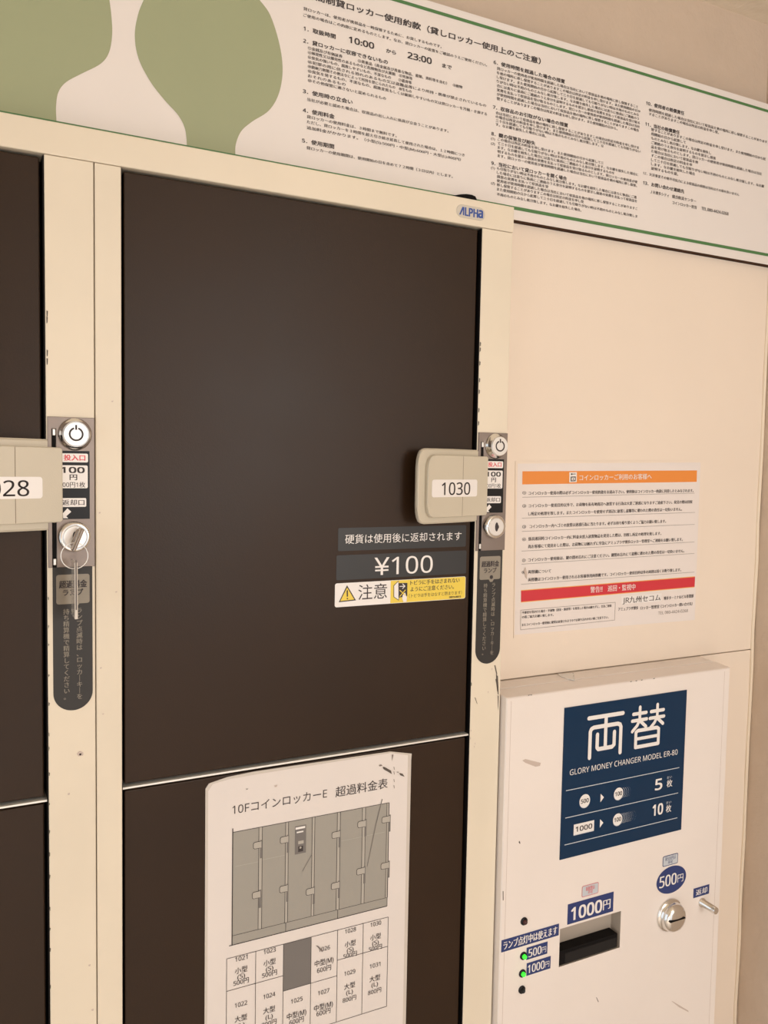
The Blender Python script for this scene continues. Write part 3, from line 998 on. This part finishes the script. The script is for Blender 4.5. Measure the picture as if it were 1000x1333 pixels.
def cell(i, ztop, num, kind_, fee, f=(0.0045, 0.0175, 0.0245, 0.0315), num_w=0.0125):
    xm = (xc[i] + xc[i + 1]) / 2
    def c_(t, wd, z, h, k='cjk', b_=0.01):
        mb.text(t, (xm - wd / 2, z), (xm + wd / 2, z), h, y - 0.0003, 'ink', bold=b_, kind=k)
    c_(num, num_w, ztop - f[0], 0.0046, 'cap', 0.01)
    if kind_ == '中型(M)':
        c_(kind_, 0.021, ztop - f[1], 0.0068)
        c_(fee, 0.0155, ztop - f[2], 0.0062)
    else:
        c_(kind_, 0.0125, ztop - f[1], 0.0064)
        c_('(S)' if kind_ == '小型' else '(L)', 0.0078, ztop - f[2], 0.0058)
        c_(fee, 0.0155, ztop - f[3], 0.0058)
cell(0, zt_, '1021', '小型', '500円', (0.0030, 0.0150, 0.0212, 0.0270))
cell(1, zt_, '1023', '小型', '500円', (0.0030, 0.0150, 0.0212, 0.0270))
cell(4, zt_, '1028', '小型', '500円', (0.0038, 0.0182, 0.0246, 0.0303))
cell(5, zt_, '1030', '小型', '500円', (0.0038, 0.0182, 0.0246, 0.0303))
cell(3, zt_, '1026', '中型(M)', '600円', (0.0160, 0.0300, 0.0378))
cell(0, zr1, '1022', '大型', '800円', (0.0170, 0.0315, 0.0385, 0.0455))
cell(1, zr1, '1024', '大型', '800円', (0.0165, 0.0315, 0.0385, 0.0455))
cell(2, zr2, '1025', '中型(M)', '600円', (0.0135, 0.0285, 0.0355))
cell(3, zr2, '1027', '中型(M)', '600円', (0.0130, 0.0285, 0.0350))
cell(4, zr3, '1029', '大型', '800円', (0.0170, 0.0315, 0.0382, 0.0458))
cell(5, zr3, '1031', '大型', '800円', (0.0170, 0.0315, 0.0382, 0.0458))
# smudges and creases on the film
def sm(pts, m='scuff'):
    mb.poly([s(*p) for p in pts], y - 0.0005, m)
sm([(493, 996), (496, 995), (498, 996.5), (494, 997.5)], 'ink_soft')
sm([(498, 998), (501, 998.5), (509, 1003), (510, 1007.5), (505, 1004.5), (499, 1001)])
sm([(516, 1004.5), (519, 1004.5), (518, 1006)], 'ink_soft')
sm([(519.5, 1006), (524, 1007), (526.5, 1011), (521, 1009)])
sm([(510, 982.3), (512, 982), (511.6, 985), (510.4, 990.5)], 'ink_soft')
for py in (998, 1004, 1014, 1022):
    sm([(512.2, py), (513, py), (513.6, py + 4), (513, py + 4)], 'ink_soft')
sm([(320, 1026.7), (323, 1026.5), (321.5, 1027.8)])
sm([(497, 1040), (498, 1040), (490, 1072), (478, 1128), (477.4, 1128), (489, 1072)], 'chart_dark')
sm([(405.5, 1112), (406, 1112.5), (394, 1134), (393.5, 1133.5)], 'chart_dark')
sm([(411, 1230.5), (414, 1231), (421, 1237.5), (419, 1239), (415, 1234.5)], 'ink_soft')
sm([(357, 1022.5), (361, 1021.5), (360, 1024), (358, 1024.5)], 'soft_scuff')
mb.build('price_sheet', label='laminated white fee table sheet stuck on the lower brown locker door', cat='notice')

# ------------------------------------------------------------------ orange and red notice on the panel
yn = YP - 0.0008
y = yn
mb = MB()
fl = [xz(*p, y) for p in ((671.3, 600.5), (917, 599.6), (908.5, 810), (668.8, 830.5))]
mb.prism(fl, y, YP - 0.0001, 'panel_cream')
pp = [xz(*p, y) for p in ((674, 603.5), (912, 602), (904.5, 807), (669.8, 826.5))]
mb.poly(pp, y - 0.0001, 'notice_paper')
y -= 0.0002
N = lambda s_, a, b_, h=4.8, m='ink', bold=0.024, kind='cjk': tl(mb, s_, a, b_, h, y - 0.0002, m, bold=bold, kind=kind, level=False)
n = lambda px, py: xz(px, py, y)
mb.poly([n(*p) for p in ((680.3, 613.5), (907.6, 612.4), (907.2, 627.3), (680, 630.6))], y, 'orange')
mb.poly([n(*p) for p in ((741.3, 614.8), (751, 614.7), (750.9, 627.6), (741.2, 628))], y - 0.0001, 'white')
mb.poly([n(*p) for p in ((743, 620.4), (749.6, 620.2), (749.4, 626.4), (742.9, 626.7))], y - 0.0002, 'ink')
mb.poly([n(*p) for p in ((744.2, 621.7), (748.4, 621.6), (748.3, 625.2), (744.1, 625.4))], y - 0.0003, 'white')
mb.disc(n(746.2, 623.6), 0.0009, y - 0.0004, 'ink', 10)
mb.stroke([n(743.5, 617.2), n(749.2, 617)], 0.0008, y - 0.0002, 'ink')
mb.disc(n(744.3, 617.2), 0.0012, y - 0.0002, 'ink', 10)
N('コインロッカーご利用のお客様へ', (754.5, 621.9), (848.5, 620.2), 7.8, 'white', 0.012)
def rule(a, b_, m='ink_grey', w_=0.00045):
    mb.stroke([n(*a), n(*b_)], w_, y - 0.0001, m, False)
N('①', (680.3, 641.5), (685, 641.5), 4.6)
N('コインロッカー使用の際は必ずコインロッカー使用約款をお読み下さい。使用後はコインロッカー約款に同意したとみなされます。', (688.4, 642.2), (903, 638.6))
rule((680, 647.3), (904.3, 642))
N('②', (680.3, 658.6), (685, 658.6))
N('コインロッカー使用目的以外で、お荷物を私有地周辺へ放置する行為は大変ご迷惑になりますご遠慮下さい。発見の際は回収', (688.4, 658.5), (901.6, 653.2))
N('し所定の処理を致します。またコインロッカーを使用せず周辺に放置し盗難等に遭われた際の責任は一切負いません。', (688, 669), (888, 662.8))
rule((679.5, 674.5), (905, 667))
N('③', (680.2, 685.6), (684.8, 685.6))
N('コインロッカー内へゴミの放置は迷惑行為に当たります。必ずお持ち帰り頂くようご協力お願い致します。', (689.7, 685.4), (867.3, 678.4))
rule((679.4, 691.8), (904.3, 682.6))
N('④', (680, 702), (684.6, 702))
N('係員巡回時コインロッカー内に料金未投入放置物品を発見した際は、回収し所定の処理を致します。', (688, 701.6), (861, 694.3))
N('尚お客様にて発見をした際は、お荷物には触れずに早急にアミュプラザ博多ロッカー管理室へご連絡をお願い致します。', (688, 711.6), (889, 702))
rule((679, 717.4), (904, 705.5))
N('⑤', (680, 729.4), (684.4, 729.4))
N('コインロッカー使用後は、鍵の閉め忘れにご注意ください。鍵閉め忘れにて盗難に遭われた際の責任は一切負いません。', (687.8, 729), (891, 717))
rule((679, 734.4), (904, 720.4))
N('⑥', (679.6, 745), (684.2, 745))
N('両替機について', (687.8, 744.6), (717.5, 743.2))
N('両替機はコインロッカー使用されるお客様専用両替機です。コインロッカー使用目的以外の両替は固くお断り致します。', (687.8, 754.8), (886.8, 741.6))
rule((678.4, 760.6), (904, 744.7))
mb.poly([n(*p) for p in ((678.4, 768.2), (905, 750.2), (904.4, 764.6), (678.3, 784.4))], y, 'pale_orange')
mb.poly([n(*p) for p in ((678.4, 769.2), (905, 751.2), (904.4, 763.6), (678.3, 783.4))], y - 0.0001, 'red')
N('警告‼　巡回・監視中', (768.8, 767.8), (827.4, 763.8), 8, 'white', 0.01)
for a, b_ in (((678, 794.2), (801, 784)), ((801, 784), (800, 807.2)), ((800, 807.2), (677.6, 819.8)), ((677.6, 819.8), (678, 794.2))):
    rule(a, b_, 'ink_soft', 0.0004)
N('不審者を見かけた場合・不審物（異臭・落書等）を発見した場合は触れずに、至急ご連絡', (679.8, 797.6), (796.3, 788.4), 3.6)
N('の程ご協力お願い致します。', (679.8, 803.4), (720.7, 800.3), 3.6)
N('またコインロッカー使用後に硬貨は返却されますのでお取り忘れのない様ご注意下さい。', (679.6, 813.6), (792.3, 803.4), 3.6)
mb.poly([n(*p) for p in ((809, 776.4), (861.5, 772.2), (861.2, 782.4), (808.8, 786.6))], y - 0.0001, 'white')
N('JR九州セコム', (811, 781.6), (860, 777.6), 8.6, 'ink', 0.02)
N('博多ターミナルビル事業部', (864.4, 779), (903, 775.6), 4.6)
N('アミュプラザ博多', (805, 793.2), (831, 791.3), 4.6)
N('ロッカー管理室', (834, 791.6), (858.4, 789.6), 4.6)
N('（コインロッカー問い合せ先）', (860.5, 789.4), (901.5, 785.8), 4.4)
N('TEL 080-4424-0268', (857, 798), (895.7, 794.8), 4.0, 'ink_soft', 0.0, 'cap')
mb.poly([n(*p) for p in ((682, 741), (684, 738), (686.3, 747), (685.6, 754), (683.5, 751))], y - 0.0004, 'soft_scuff')
mb.build('notice', label='white paper notice with orange heading and red bar on the cream panel', cat='notice')

# ------------------------------------------------------------------ money changer
YC = -0.01
MX0, MX1 = 0.5363, 0.8895
YM = 0.0166
ZF, ZM, ZB = 1.2373, 1.2401, 1.2426 - 0.0008
changer = empty('money_changer', ((MX0 + MX1) / 2, 0.02, 0), 'pinkish white coin and note changing machine with a navy sign panel', 'money changer')
cb = lambda mb, n_, par=changer, lab=None: mb.build(n_, par, root=Vector(changer['_o']), label=lab)
mb = MB()
def wedge(mb, x0, x1, y0, y1, zb, z0, z1, m):
    vs = [(x0, y0, zb), (x1, y0, zb), (x1, y1, zb), (x0, y1, zb), (x0, y0, z0), (x1, y0, z0), (x1, y1, z1), (x0, y1, z1)]
    bm = bmesh.new()
    bv = [bm.verts.new(v) for v in vs]
    for f in ((0, 1, 5, 4), (1, 2, 6, 5), (2, 3, 7, 6), (3, 0, 4, 7), (4, 5, 6, 7), (3, 2, 1, 0)):
        bm.faces.new([bv[i] for i in f])
    bmesh.ops.bevel(bm, geom=bm.edges[:], offset=0.0011, segments=2, affect='EDGES', profile=0.5)
    bm.verts.index_update()
    mb.add([v.co.copy() for v in bm.verts], [[v.index for v in f.verts] for f in bm.faces], m)
    bm.free()
# note slot opening in the door front
o = [xz(729, 1209.4, YC), xz(809, 1185.8, YC), xz(806.4, 1234, YC), xz(727.7, 1258.5, YC)]
sx0, sx1 = (o[0][0] + o[3][0]) / 2, (o[1][0] + o[2][0]) / 2
sz1, sz0 = (o[0][1] + o[1][1]) / 2, (o[2][1] + o[3][1]) / 2
wedge(mb, MX0 + 0.002, MX1 - 0.002, YM, YP - 0.0002, 0.0, ZM, ZB, 'changer')
cb(mb, 'body')
cb(MB().box(MX0 + 0.0006, MX1 - 0.0006, YM - 0.0012, YM + 0.0012, 0.02, ZM - 0.0012, 'black'), 'seam_shade')  # black filler paints the shade in the gap between door and body
mb = MB()
Yd1 = YM - 0.0012
# front with a rectangular hole: four strips around the slot, plus sides and top
zf = ZF
def fr(x0, x1, z0, z1):
    mb.rect(x0, x1, z0, z1, YC, 'changer')
e = 0.0012
X0, X1 = MX0 + e, MX1 - e
fr(X0, sx0, 0.02, zf - e)
fr(sx1, X1, 0.02, zf - e)
fr(sx0, sx1, 0.02, sz0)
fr(sx0, sx1, sz1, zf - e)
# bevels and returns
mb.add([(X0, YC, zf - e), (X1, YC, zf - e), (MX1, YC + e, zf), (MX0, YC + e, zf), (MX1, Yd1, ZM - 0.0004), (MX0, Yd1, ZM - 0.0004)], [[0, 1, 2, 3], [3, 2, 4, 5]], 'changer')
mb.add([(X0, YC, 0.02), (X0, YC, zf - e), (MX0, YC + e, zf), (MX0, YC + e, 0.02), (MX0, Yd1, ZM - 0.0004), (MX0, Yd1, 0.02)], [[0, 1, 2, 3], [3, 2, 4, 5]], 'changer')
mb.add([(X1, YC, 0.02), (X1, YC, zf - e), (MX1, YC + e, zf), (MX1, YC + e, 0.02), (MX1, Yd1, ZM - 0.0004), (MX1, Yd1, 0.02)], [[1, 0, 3, 2], [2, 3, 5, 4]], 'changer')
mb.add([(MX0, Yd1, 0.02), (MX1, Yd1, 0.02), (MX1, Yd1, ZM - 0.0004), (MX0, Yd1, ZM - 0.0004), (X0, YC, 0.02), (X1, YC, 0.02)], [[3, 2, 1, 0], [0, 1, 5, 4]], 'changer')
door = cb(mb, 'front_door')
mb = MB()
for xg in (MX0 + 0.0062, MX1 - 0.0105):
    mb.rect(xg - 0.00025, xg + 0.00025, 0.03, zf - 0.004, YC - 0.00005, 'soft_scuff')
cb(mb, 'fold_line', door)
# recess of the note slot with its black tray
mb = MB()
yd = YC + 0.0155
vs = [(p[0], YC, p[1]) for p in ((sx0, sz0), (sx1, sz0), (sx1, sz1), (sx0, sz1))] + [(p[0], yd, p[1]) for p in ((sx0, sz0), (sx1 - 0.001, sz0), (sx1 - 0.001, sz1), (sx0, sz1))]
mb.add(vs, [[1, 2, 6, 5], [2, 3, 7, 6], [0, 1, 5, 4], [3, 0, 4, 7], [4, 5, 6, 7]], 'slot_grey')
cb(mb, 'note_slot', door)
tr = xz(804, 1215, YC + 0.0006)
mb = MB()
mb.box(sx0 + 0.0004, tr[0], YC + 0.0006, yd - 0.0002, sz0 + 0.0012, tr[1], 'black', bev=0.0005)
mb.box(sx0 + 0.009, tr[0] - 0.002, YC - 0.0001, YC + 0.0008, sz0 + 0.0022, tr[1] - 0.004, 'black_gloss', bev=0.0004)
cb(mb, 'slot_tray', door)
# navy sign panel
y = YC - 0.0003
x0, x1, z0, z1 = lvl([(735, 922), (894, 897.4), (886.4, 1079.6), (728.4, 1119.4)], y)
mb = MB().prism([(x0, z0), (x1, z0), (x1, z1), (x0, z1)], YC - 0.0012, YC - 0.0001, 'navy', ch=0.0002)
y = YC - 0.0014
g = lambda px, py: xz(px, py, y)
G = lambda s_, a, b_, h, bold=0.0, kind='cjk', m='white': tl(mb, s_, a, b_, h, y - 0.0001, m, bold=bold, kind=kind)
WS = 0.0050
def k1(u, v):     # 両 in a unit cell (u right, v down)
    a, b_ = g(766, 924), g(811.5, 984)
    ax, bx_ = at(766.3, 950, y).x, at(810.3, 950, y).x
    zt = (g(766, 934.5)[1] + g(810, 929)[1]) / 2
    zb = (g(767, 985)[1] + g(807, 977)[1]) / 2
    return (ax + (bx_ - ax) * u, zt + (zb - zt) * v)
def k2(u, v):
    ax, bx_ = at(822.2, 950, y).x, at(863, 950, y).x
    zt = (g(832, 921.5)[1] + g(855.5, 918)[1]) / 2
    zb = (g(828, 973.5)[1] + g(857, 966.5)[1]) / 2
    return (ax + (bx_ - ax) * u, zt + (zb - zt) * v)
ST = lambda pts, k, wd=WS: mb.stroke([k(*p) for p in pts], wd, y - 0.0002, 'white')
ST([(0.0, 0.0), (1.0, 0.0)], k1)
ST([(0.5, 0.0), (0.5, 0.80)], k1)
ST([(0.05, 1.04), (0.05, 0.36), (0.08, 0.29), (0.15, 0.26), (0.85, 0.26), (0.92, 0.29), (0.95, 0.36), (0.95, 1.04)], k1)
ST([(0.26, 0.46), (0.26, 0.80), (0.30, 0.85), (0.70, 0.85), (0.76, 0.80), (0.76, 0.46)], k1)
for dx in (0.0, 0.54):
    ST([(0.04 + dx * 1.02, 0.14), (0.44 + dx * 1.02, 0.14)], k2, WS * 0.86)
    ST([(0.01 + dx * 1.02, 0.31), (0.46 + dx * 1.02, 0.31)], k2, WS * 0.86)
    ST([(0.24 + dx * 1.02, -0.02), (0.24 + dx * 1.02, 0.30), (0.17 + dx, 0.44), (0.02 + dx, 0.58)], k2, WS * 0.86)
    ST([(0.26 + dx * 1.02, 0.34), (0.44 + dx * 1.02, 0.50)], k2, WS * 0.86)
ST([(0.14, 1.0), (0.14, 0.62), (0.20, 0.58), (0.80, 0.58), (0.86, 0.62), (0.86, 1.0), (0.14, 1.0)], k2, WS * 0.92)
ST([(0.14, 0.79), (0.86, 0.79)], k2, WS * 0.8)
G('GLORY MONEY CHANGER MODEL ER-80', (742, 1006.2), (882.3, 978.2), 7.4, -0.012, 'cap')
for a, b_ in (((737, 1030), (884.4, 998.6)), ((736, 1065.6), (883, 1031.6)), ((735, 1100.6), (882, 1064))):
    p, q_ = g(*a), g(*b_)
    zz = (p[1] + q_[1]) / 2
    mb.rect(p[0], q_[0], zz - 0.00045, zz + 0.00045, y, 'pale_blue')
def coin(px, py, r, s_):
    c = g(px, py)
    mb.disc((c[0], c[1] - 0.0009), r, y - 0.00005, 'pale_blue', 32)
    mb.disc(c, r, y - 0.0001, 'white', 32)
    mb.text(s_, (c[0] - r * 0.72, c[1]), (c[0] + r * 0.72, c[1]), 0.0050, y - 0.0002, 'ink', kind='cap', bold=0.03)
    return c
coin(761.4, 1042.4, 0.0080, '500')
for px, py, cnt, pit in ((805.4, 1033, 4, 0.0031), (804.2, 1066.6, 10, 0.0022)):
    c = coin(px, py, 0.0074, '100')
    for i in range(cnt):
        mb.ring((c[0] + 0.0012 + pit * (i + 0.6), c[1]), 0.0069, 0.0073 - 0.00012 * (i * 4 / cnt), y, 'pale_blue', 14, a0=-1.05, a1=1.05)
c0, c1 = g(747, 1079.2), g(773.4, 1075.4)
zz = g(760, 1077.3)[1]
mb.rect(c0[0], c1[0], zz - 0.0063, zz + 0.0063, y - 0.00005, 'white')
mb.rect(c0[0], c1[0], zz - 0.0071, zz - 0.0063, y - 0.00005, 'pale_blue')
mb.text('1000', (c0[0] + 0.0030, zz), (c1[0] - 0.0030, zz), 0.0060, y - 0.0002, 'ink', kind='cap', bold=0.03)
for px, py in ((784, 1038.4), (783.2, 1071.5)):
    c = g(px, py)
    mb.poly([(c[0] - 0.0024, c[1] - 0.0052), (c[0] + 0.0028, c[1]), (c[0] - 0.0024, c[1] + 0.0052)], y, 'white')
G('5', (853.4, 1021.6), (862, 1020), 14, 0.03, 'cap')
G('枚', (868.2, 1020.4), (875.4, 1018.8), 9.5, 0.01)
G('まい', (868.6, 1012.5), (875, 1011), 3.6, 0.0, m='pale_blue')
G('10', (850, 1055), (863, 1052.2), 14, 0.03, 'cap')
G('枚', (867.2, 1053.2), (874, 1051.6), 9.5, 0.01)
G('まい', (867.6, 1045.2), (874, 1043.8), 3.6, 0.0, m='pale_blue')
cb(mb, 'sign_panel', door, 'navy panel with white lettering and coin symbols')
# small labels on the front
y = YC - 0.0002
def lab(corners, m, name='label_plate', texts=(), desc=None, outline=None, r=0.0):
    x0, x1, z0, z1 = lvl(corners, y)
    b_ = MB()
    if outline:
        b_.poly(rr(x0, x1, z0, z1, r, 4), y, outline)
        b_.poly(rr(x0 + .0009, x1 - .0009, z0 + .0009, z1 - .0009, r * .7, 4), y - 0.0001, m)
    else:
        b_.rect(x0, x1, z0, z1, y, m)
    W, Hh = x1 - x0, z1 - z0
    for s_, u0, u1, v, h, mm, bo, kd in texts:
        b_.text(s_, (x0 + W * u0, z1 - Hh * v), (x0 + W * u1, z1 - Hh * v), Hh * h, y - 0.0002, mm, bold=bo, kind=kd)
    return cb(b_, name, door, desc)
lab([(739, 1177), (799.2, 1161), (798.2, 1187), (739, 1203)], 'blue_label', texts=[('1000', .08, .74, .53, .62, 'white', 0.03, 'cap'), ('円', .77, .93, .54, .52, 'white', 0.02, 'cjk')], desc='dark blue label for 1000 yen notes')
lab([(652.8, 1224), (728, 1202.4), (727.4, 1217.6), (652.8, 1240)], 'blue_label', texts=[('ランプ点灯中は使えます', .035, .965, .5, .70, 'white', 0.025, 'cjk')], desc='dark blue label about the lamps')
lab([(685.4, 1233.4), (713, 1226), (712.7, 1241.4), (685.6, 1249.6)], 'blue_label', texts=[('500', .10, .70, .5, .66, 'white', 0.02, 'cap'), ('円', .73, .93, .56, .5, 'white', 0.0, 'cjk')], desc='small dark blue 500 yen label')
lab([(685.6, 1253.4), (717.2, 1245), (716.6, 1260), (685.6, 1271)], 'blue_label', texts=[('1000', .05, .74, .5, .66, 'white', 0.02, 'cap'), ('円', .77, .94, .56, .5, 'white', 0.0, 'cjk')], desc='small dark blue 1000 yen label')
lab([(902.8, 1158.2), (923.8, 1149.6), (923.2, 1162.5), (902.8, 1170)], 'blue_label', texts=[('返却', .16, .86, .5, .62, 'white', 0.02, 'cjk')], desc='small dark blue return label')
lab([(757.6, 1153), (779.6, 1148.6), (779.2, 1163), (757.6, 1168)], 'pale_blue', texts=[('新紙幣は', .24, .76, .34, .36, 'pink', 0.03, 'cjk'), ('不可', .36, .64, .68, .34, 'pink', 0.04, 'cjk')], desc='tiny pink outlined label', outline='pink', r=0.002)
lab([(862.8, 1115.6), (883, 1109.6), (882.6, 1123), (863, 1129.2)], 'pale_blue', texts=[('新500円は', .16, .84, .32, .38, 'blue_label', 0.0, 'cjk'), ('不可', .34, .64, .70, .34, 'blue_label', 0.02, 'cjk')], desc='tiny pale blue outlined label', outline='blue_label', r=0.002)
b_ = MB()
c = xz(874.3, 1145, y)
b_.disc(c, 0.0178, y, 'blue_label', 48, sx=1.44)
b_.text('500', (c[0] - 0.0205, c[1] + 0.0004), (c[0] + 0.0085, c[1] + 0.0004), 0.0150, y - 0.0002, 'white', bold=0.02, kind='cap')
b_.text('円', (c[0] + 0.0105, c[1] - 0.0008), (c[0] + 0.0205, c[1] - 0.0008), 0.0110, y - 0.0002, 'white', kind='cjk')
cb(b_, 'label_plate', door, 'oval blue 500 yen label')
# coin knob
cK = xz(871.0, 1190.2, YC)
mb = MB()
mb.lathe(cK, [(0.0212, YC), (0.0212, YC - 0.0022), (0.0200, YC - 0.0034), (0.0186, YC - 0.0034), (0.0184, YC - 0.0085), (0.0174, YC - 0.0114), (0.0150, YC - 0.0140), (0.0112, YC - 0.0156), (0.006, YC - 0.0165), (0.0012, YC - 0.0168)], 'chrome', 56)
mb.box(cK[0] - 0.0150, cK[0] + 0.0105, YC - 0.0174, YC - 0.0132, cK[1] + 0.0010, cK[1] + 0.0024, 'black')
cb(mb, 'coin_knob', door)
# return lever
pR = at(913.6, 1174.5, YC)
mb = MB()
mb.lathe((pR.x, pR.z), [(0.0060, YC), (0.0060, YC - 0.0016), (0.0050, YC - 0.002), (0.0047, YC - 0.0228), (0.0042, YC - 0.0238)], 'chrome', 24)
cb(mb, 'return_lever', door)
# lamps
for (px, py), lit in zip(((682, 1199), (681.2, 1244), (679.8, 1266.8), (679.2, 1288)), ('red_led', 'green_led', 'green_led', 'black_gloss')):
    c = xz(px, py, YC)
    mb = MB()
    mb.lathe(c, [(0.0046, YC), (0.0046, YC - 0.0012), (0.0038, YC - 0.0018), (0.0030, YC - 0.0018)], 'black_gloss', 28)
    mb.lathe((c[0], c[1]), [(0.0026, YC - 0.0018), (0.0024, YC - 0.0042), (0.0016, YC - 0.0050), (0.0004, YC - 0.0054)], lit, 20)
    cb(mb, 'indicator_lamp', door, {'green_led': 'indicator lamp glowing green', 'red_led': 'unlit dark red indicator lamp'}.get(lit, 'unlit black indicator lamp'))
# wear on the changer
mb = MB()
def wr(pts, m='soft_scuff'):
    cb(MB().poly([xz(*p, YC) for p in pts], YC - 0.00015, m), 'scuff_mark', door)
wr([(680, 990), (684, 988), (704, 993), (703, 997), (697, 998), (684, 993)])
wr([(776, 1298), (777, 1298.5), (779.5, 1304), (778.6, 1304.4)], 'scuff')
wr([(874, 1303), (876, 1303.5), (896, 1315.5), (896.5, 1317.5), (884, 1311)])
wr([(675, 1096), (676.6, 1094.5), (677.5, 1098), (676.6, 1098.4)], 'scuff')
wr([(654.5, 1160), (655.5, 1160), (655.6, 1172), (654.6, 1172)], 'scuff')
for px, py in ((687, 904.7), (690, 904.4), (820, 887), (827, 886), (834, 885), (850, 883)):
    wr([(px, py), (px + 3, py - 0.4), (px + 1.6, py + 1)], 'scuff')

# small clear plastic tab on top of the changer
mb = MB()
pp_ = []
def top_pt(px, py):
    # picture point carried onto the sloping top of the machine body
    d = CF + (px - CX) / F * CR - (py - CY) / F * CU
    n_ = Vector((0, -(ZB - ZM), (YP - YM)))
    p0 = Vector((0, YM, ZM + 0.0012))
    t = (p0 - CAM).dot(n_) / d.dot(n_)
    return CAM + d * t
outl = [(726, 876.6), (730, 880), (737, 882.8), (744, 884.3), (748.5, 885), (747.6, 880), (747, 876.5), (736, 877)]
P_ = [top_pt(*p) for p in outl]
P_ = [Vector((p.x, min(p.y, YP - 0.0006), ZM + 0.0012 + (min(p.y, YP - 0.0006) - YM) * (ZB - ZM) / (YP - YM))) for p in P_]
nP = len(P_)
mb.add([p - Vector((0, 0, 0.001)) for p in P_] + P_, [[i, (i + 1) % nP, nP + (i + 1) % nP, nP + i] for i in range(nP)] + [list(range(nP, 2 * nP)), list(range(nP))[::-1]], 'tab_film')
for k in (5, 6):
    mb.disc((P_[k].x - 0.0012, P_[k].z), 0.0006, P_[k].y - 0.0002, 'scuff', 8)
mb.build('plastic_tab', label='small clear plastic tab lying on top of the money changer', cat='tab')

for o_ in list(bpy.data.objects):
    if '_o' in o_:
        del o_['_o']
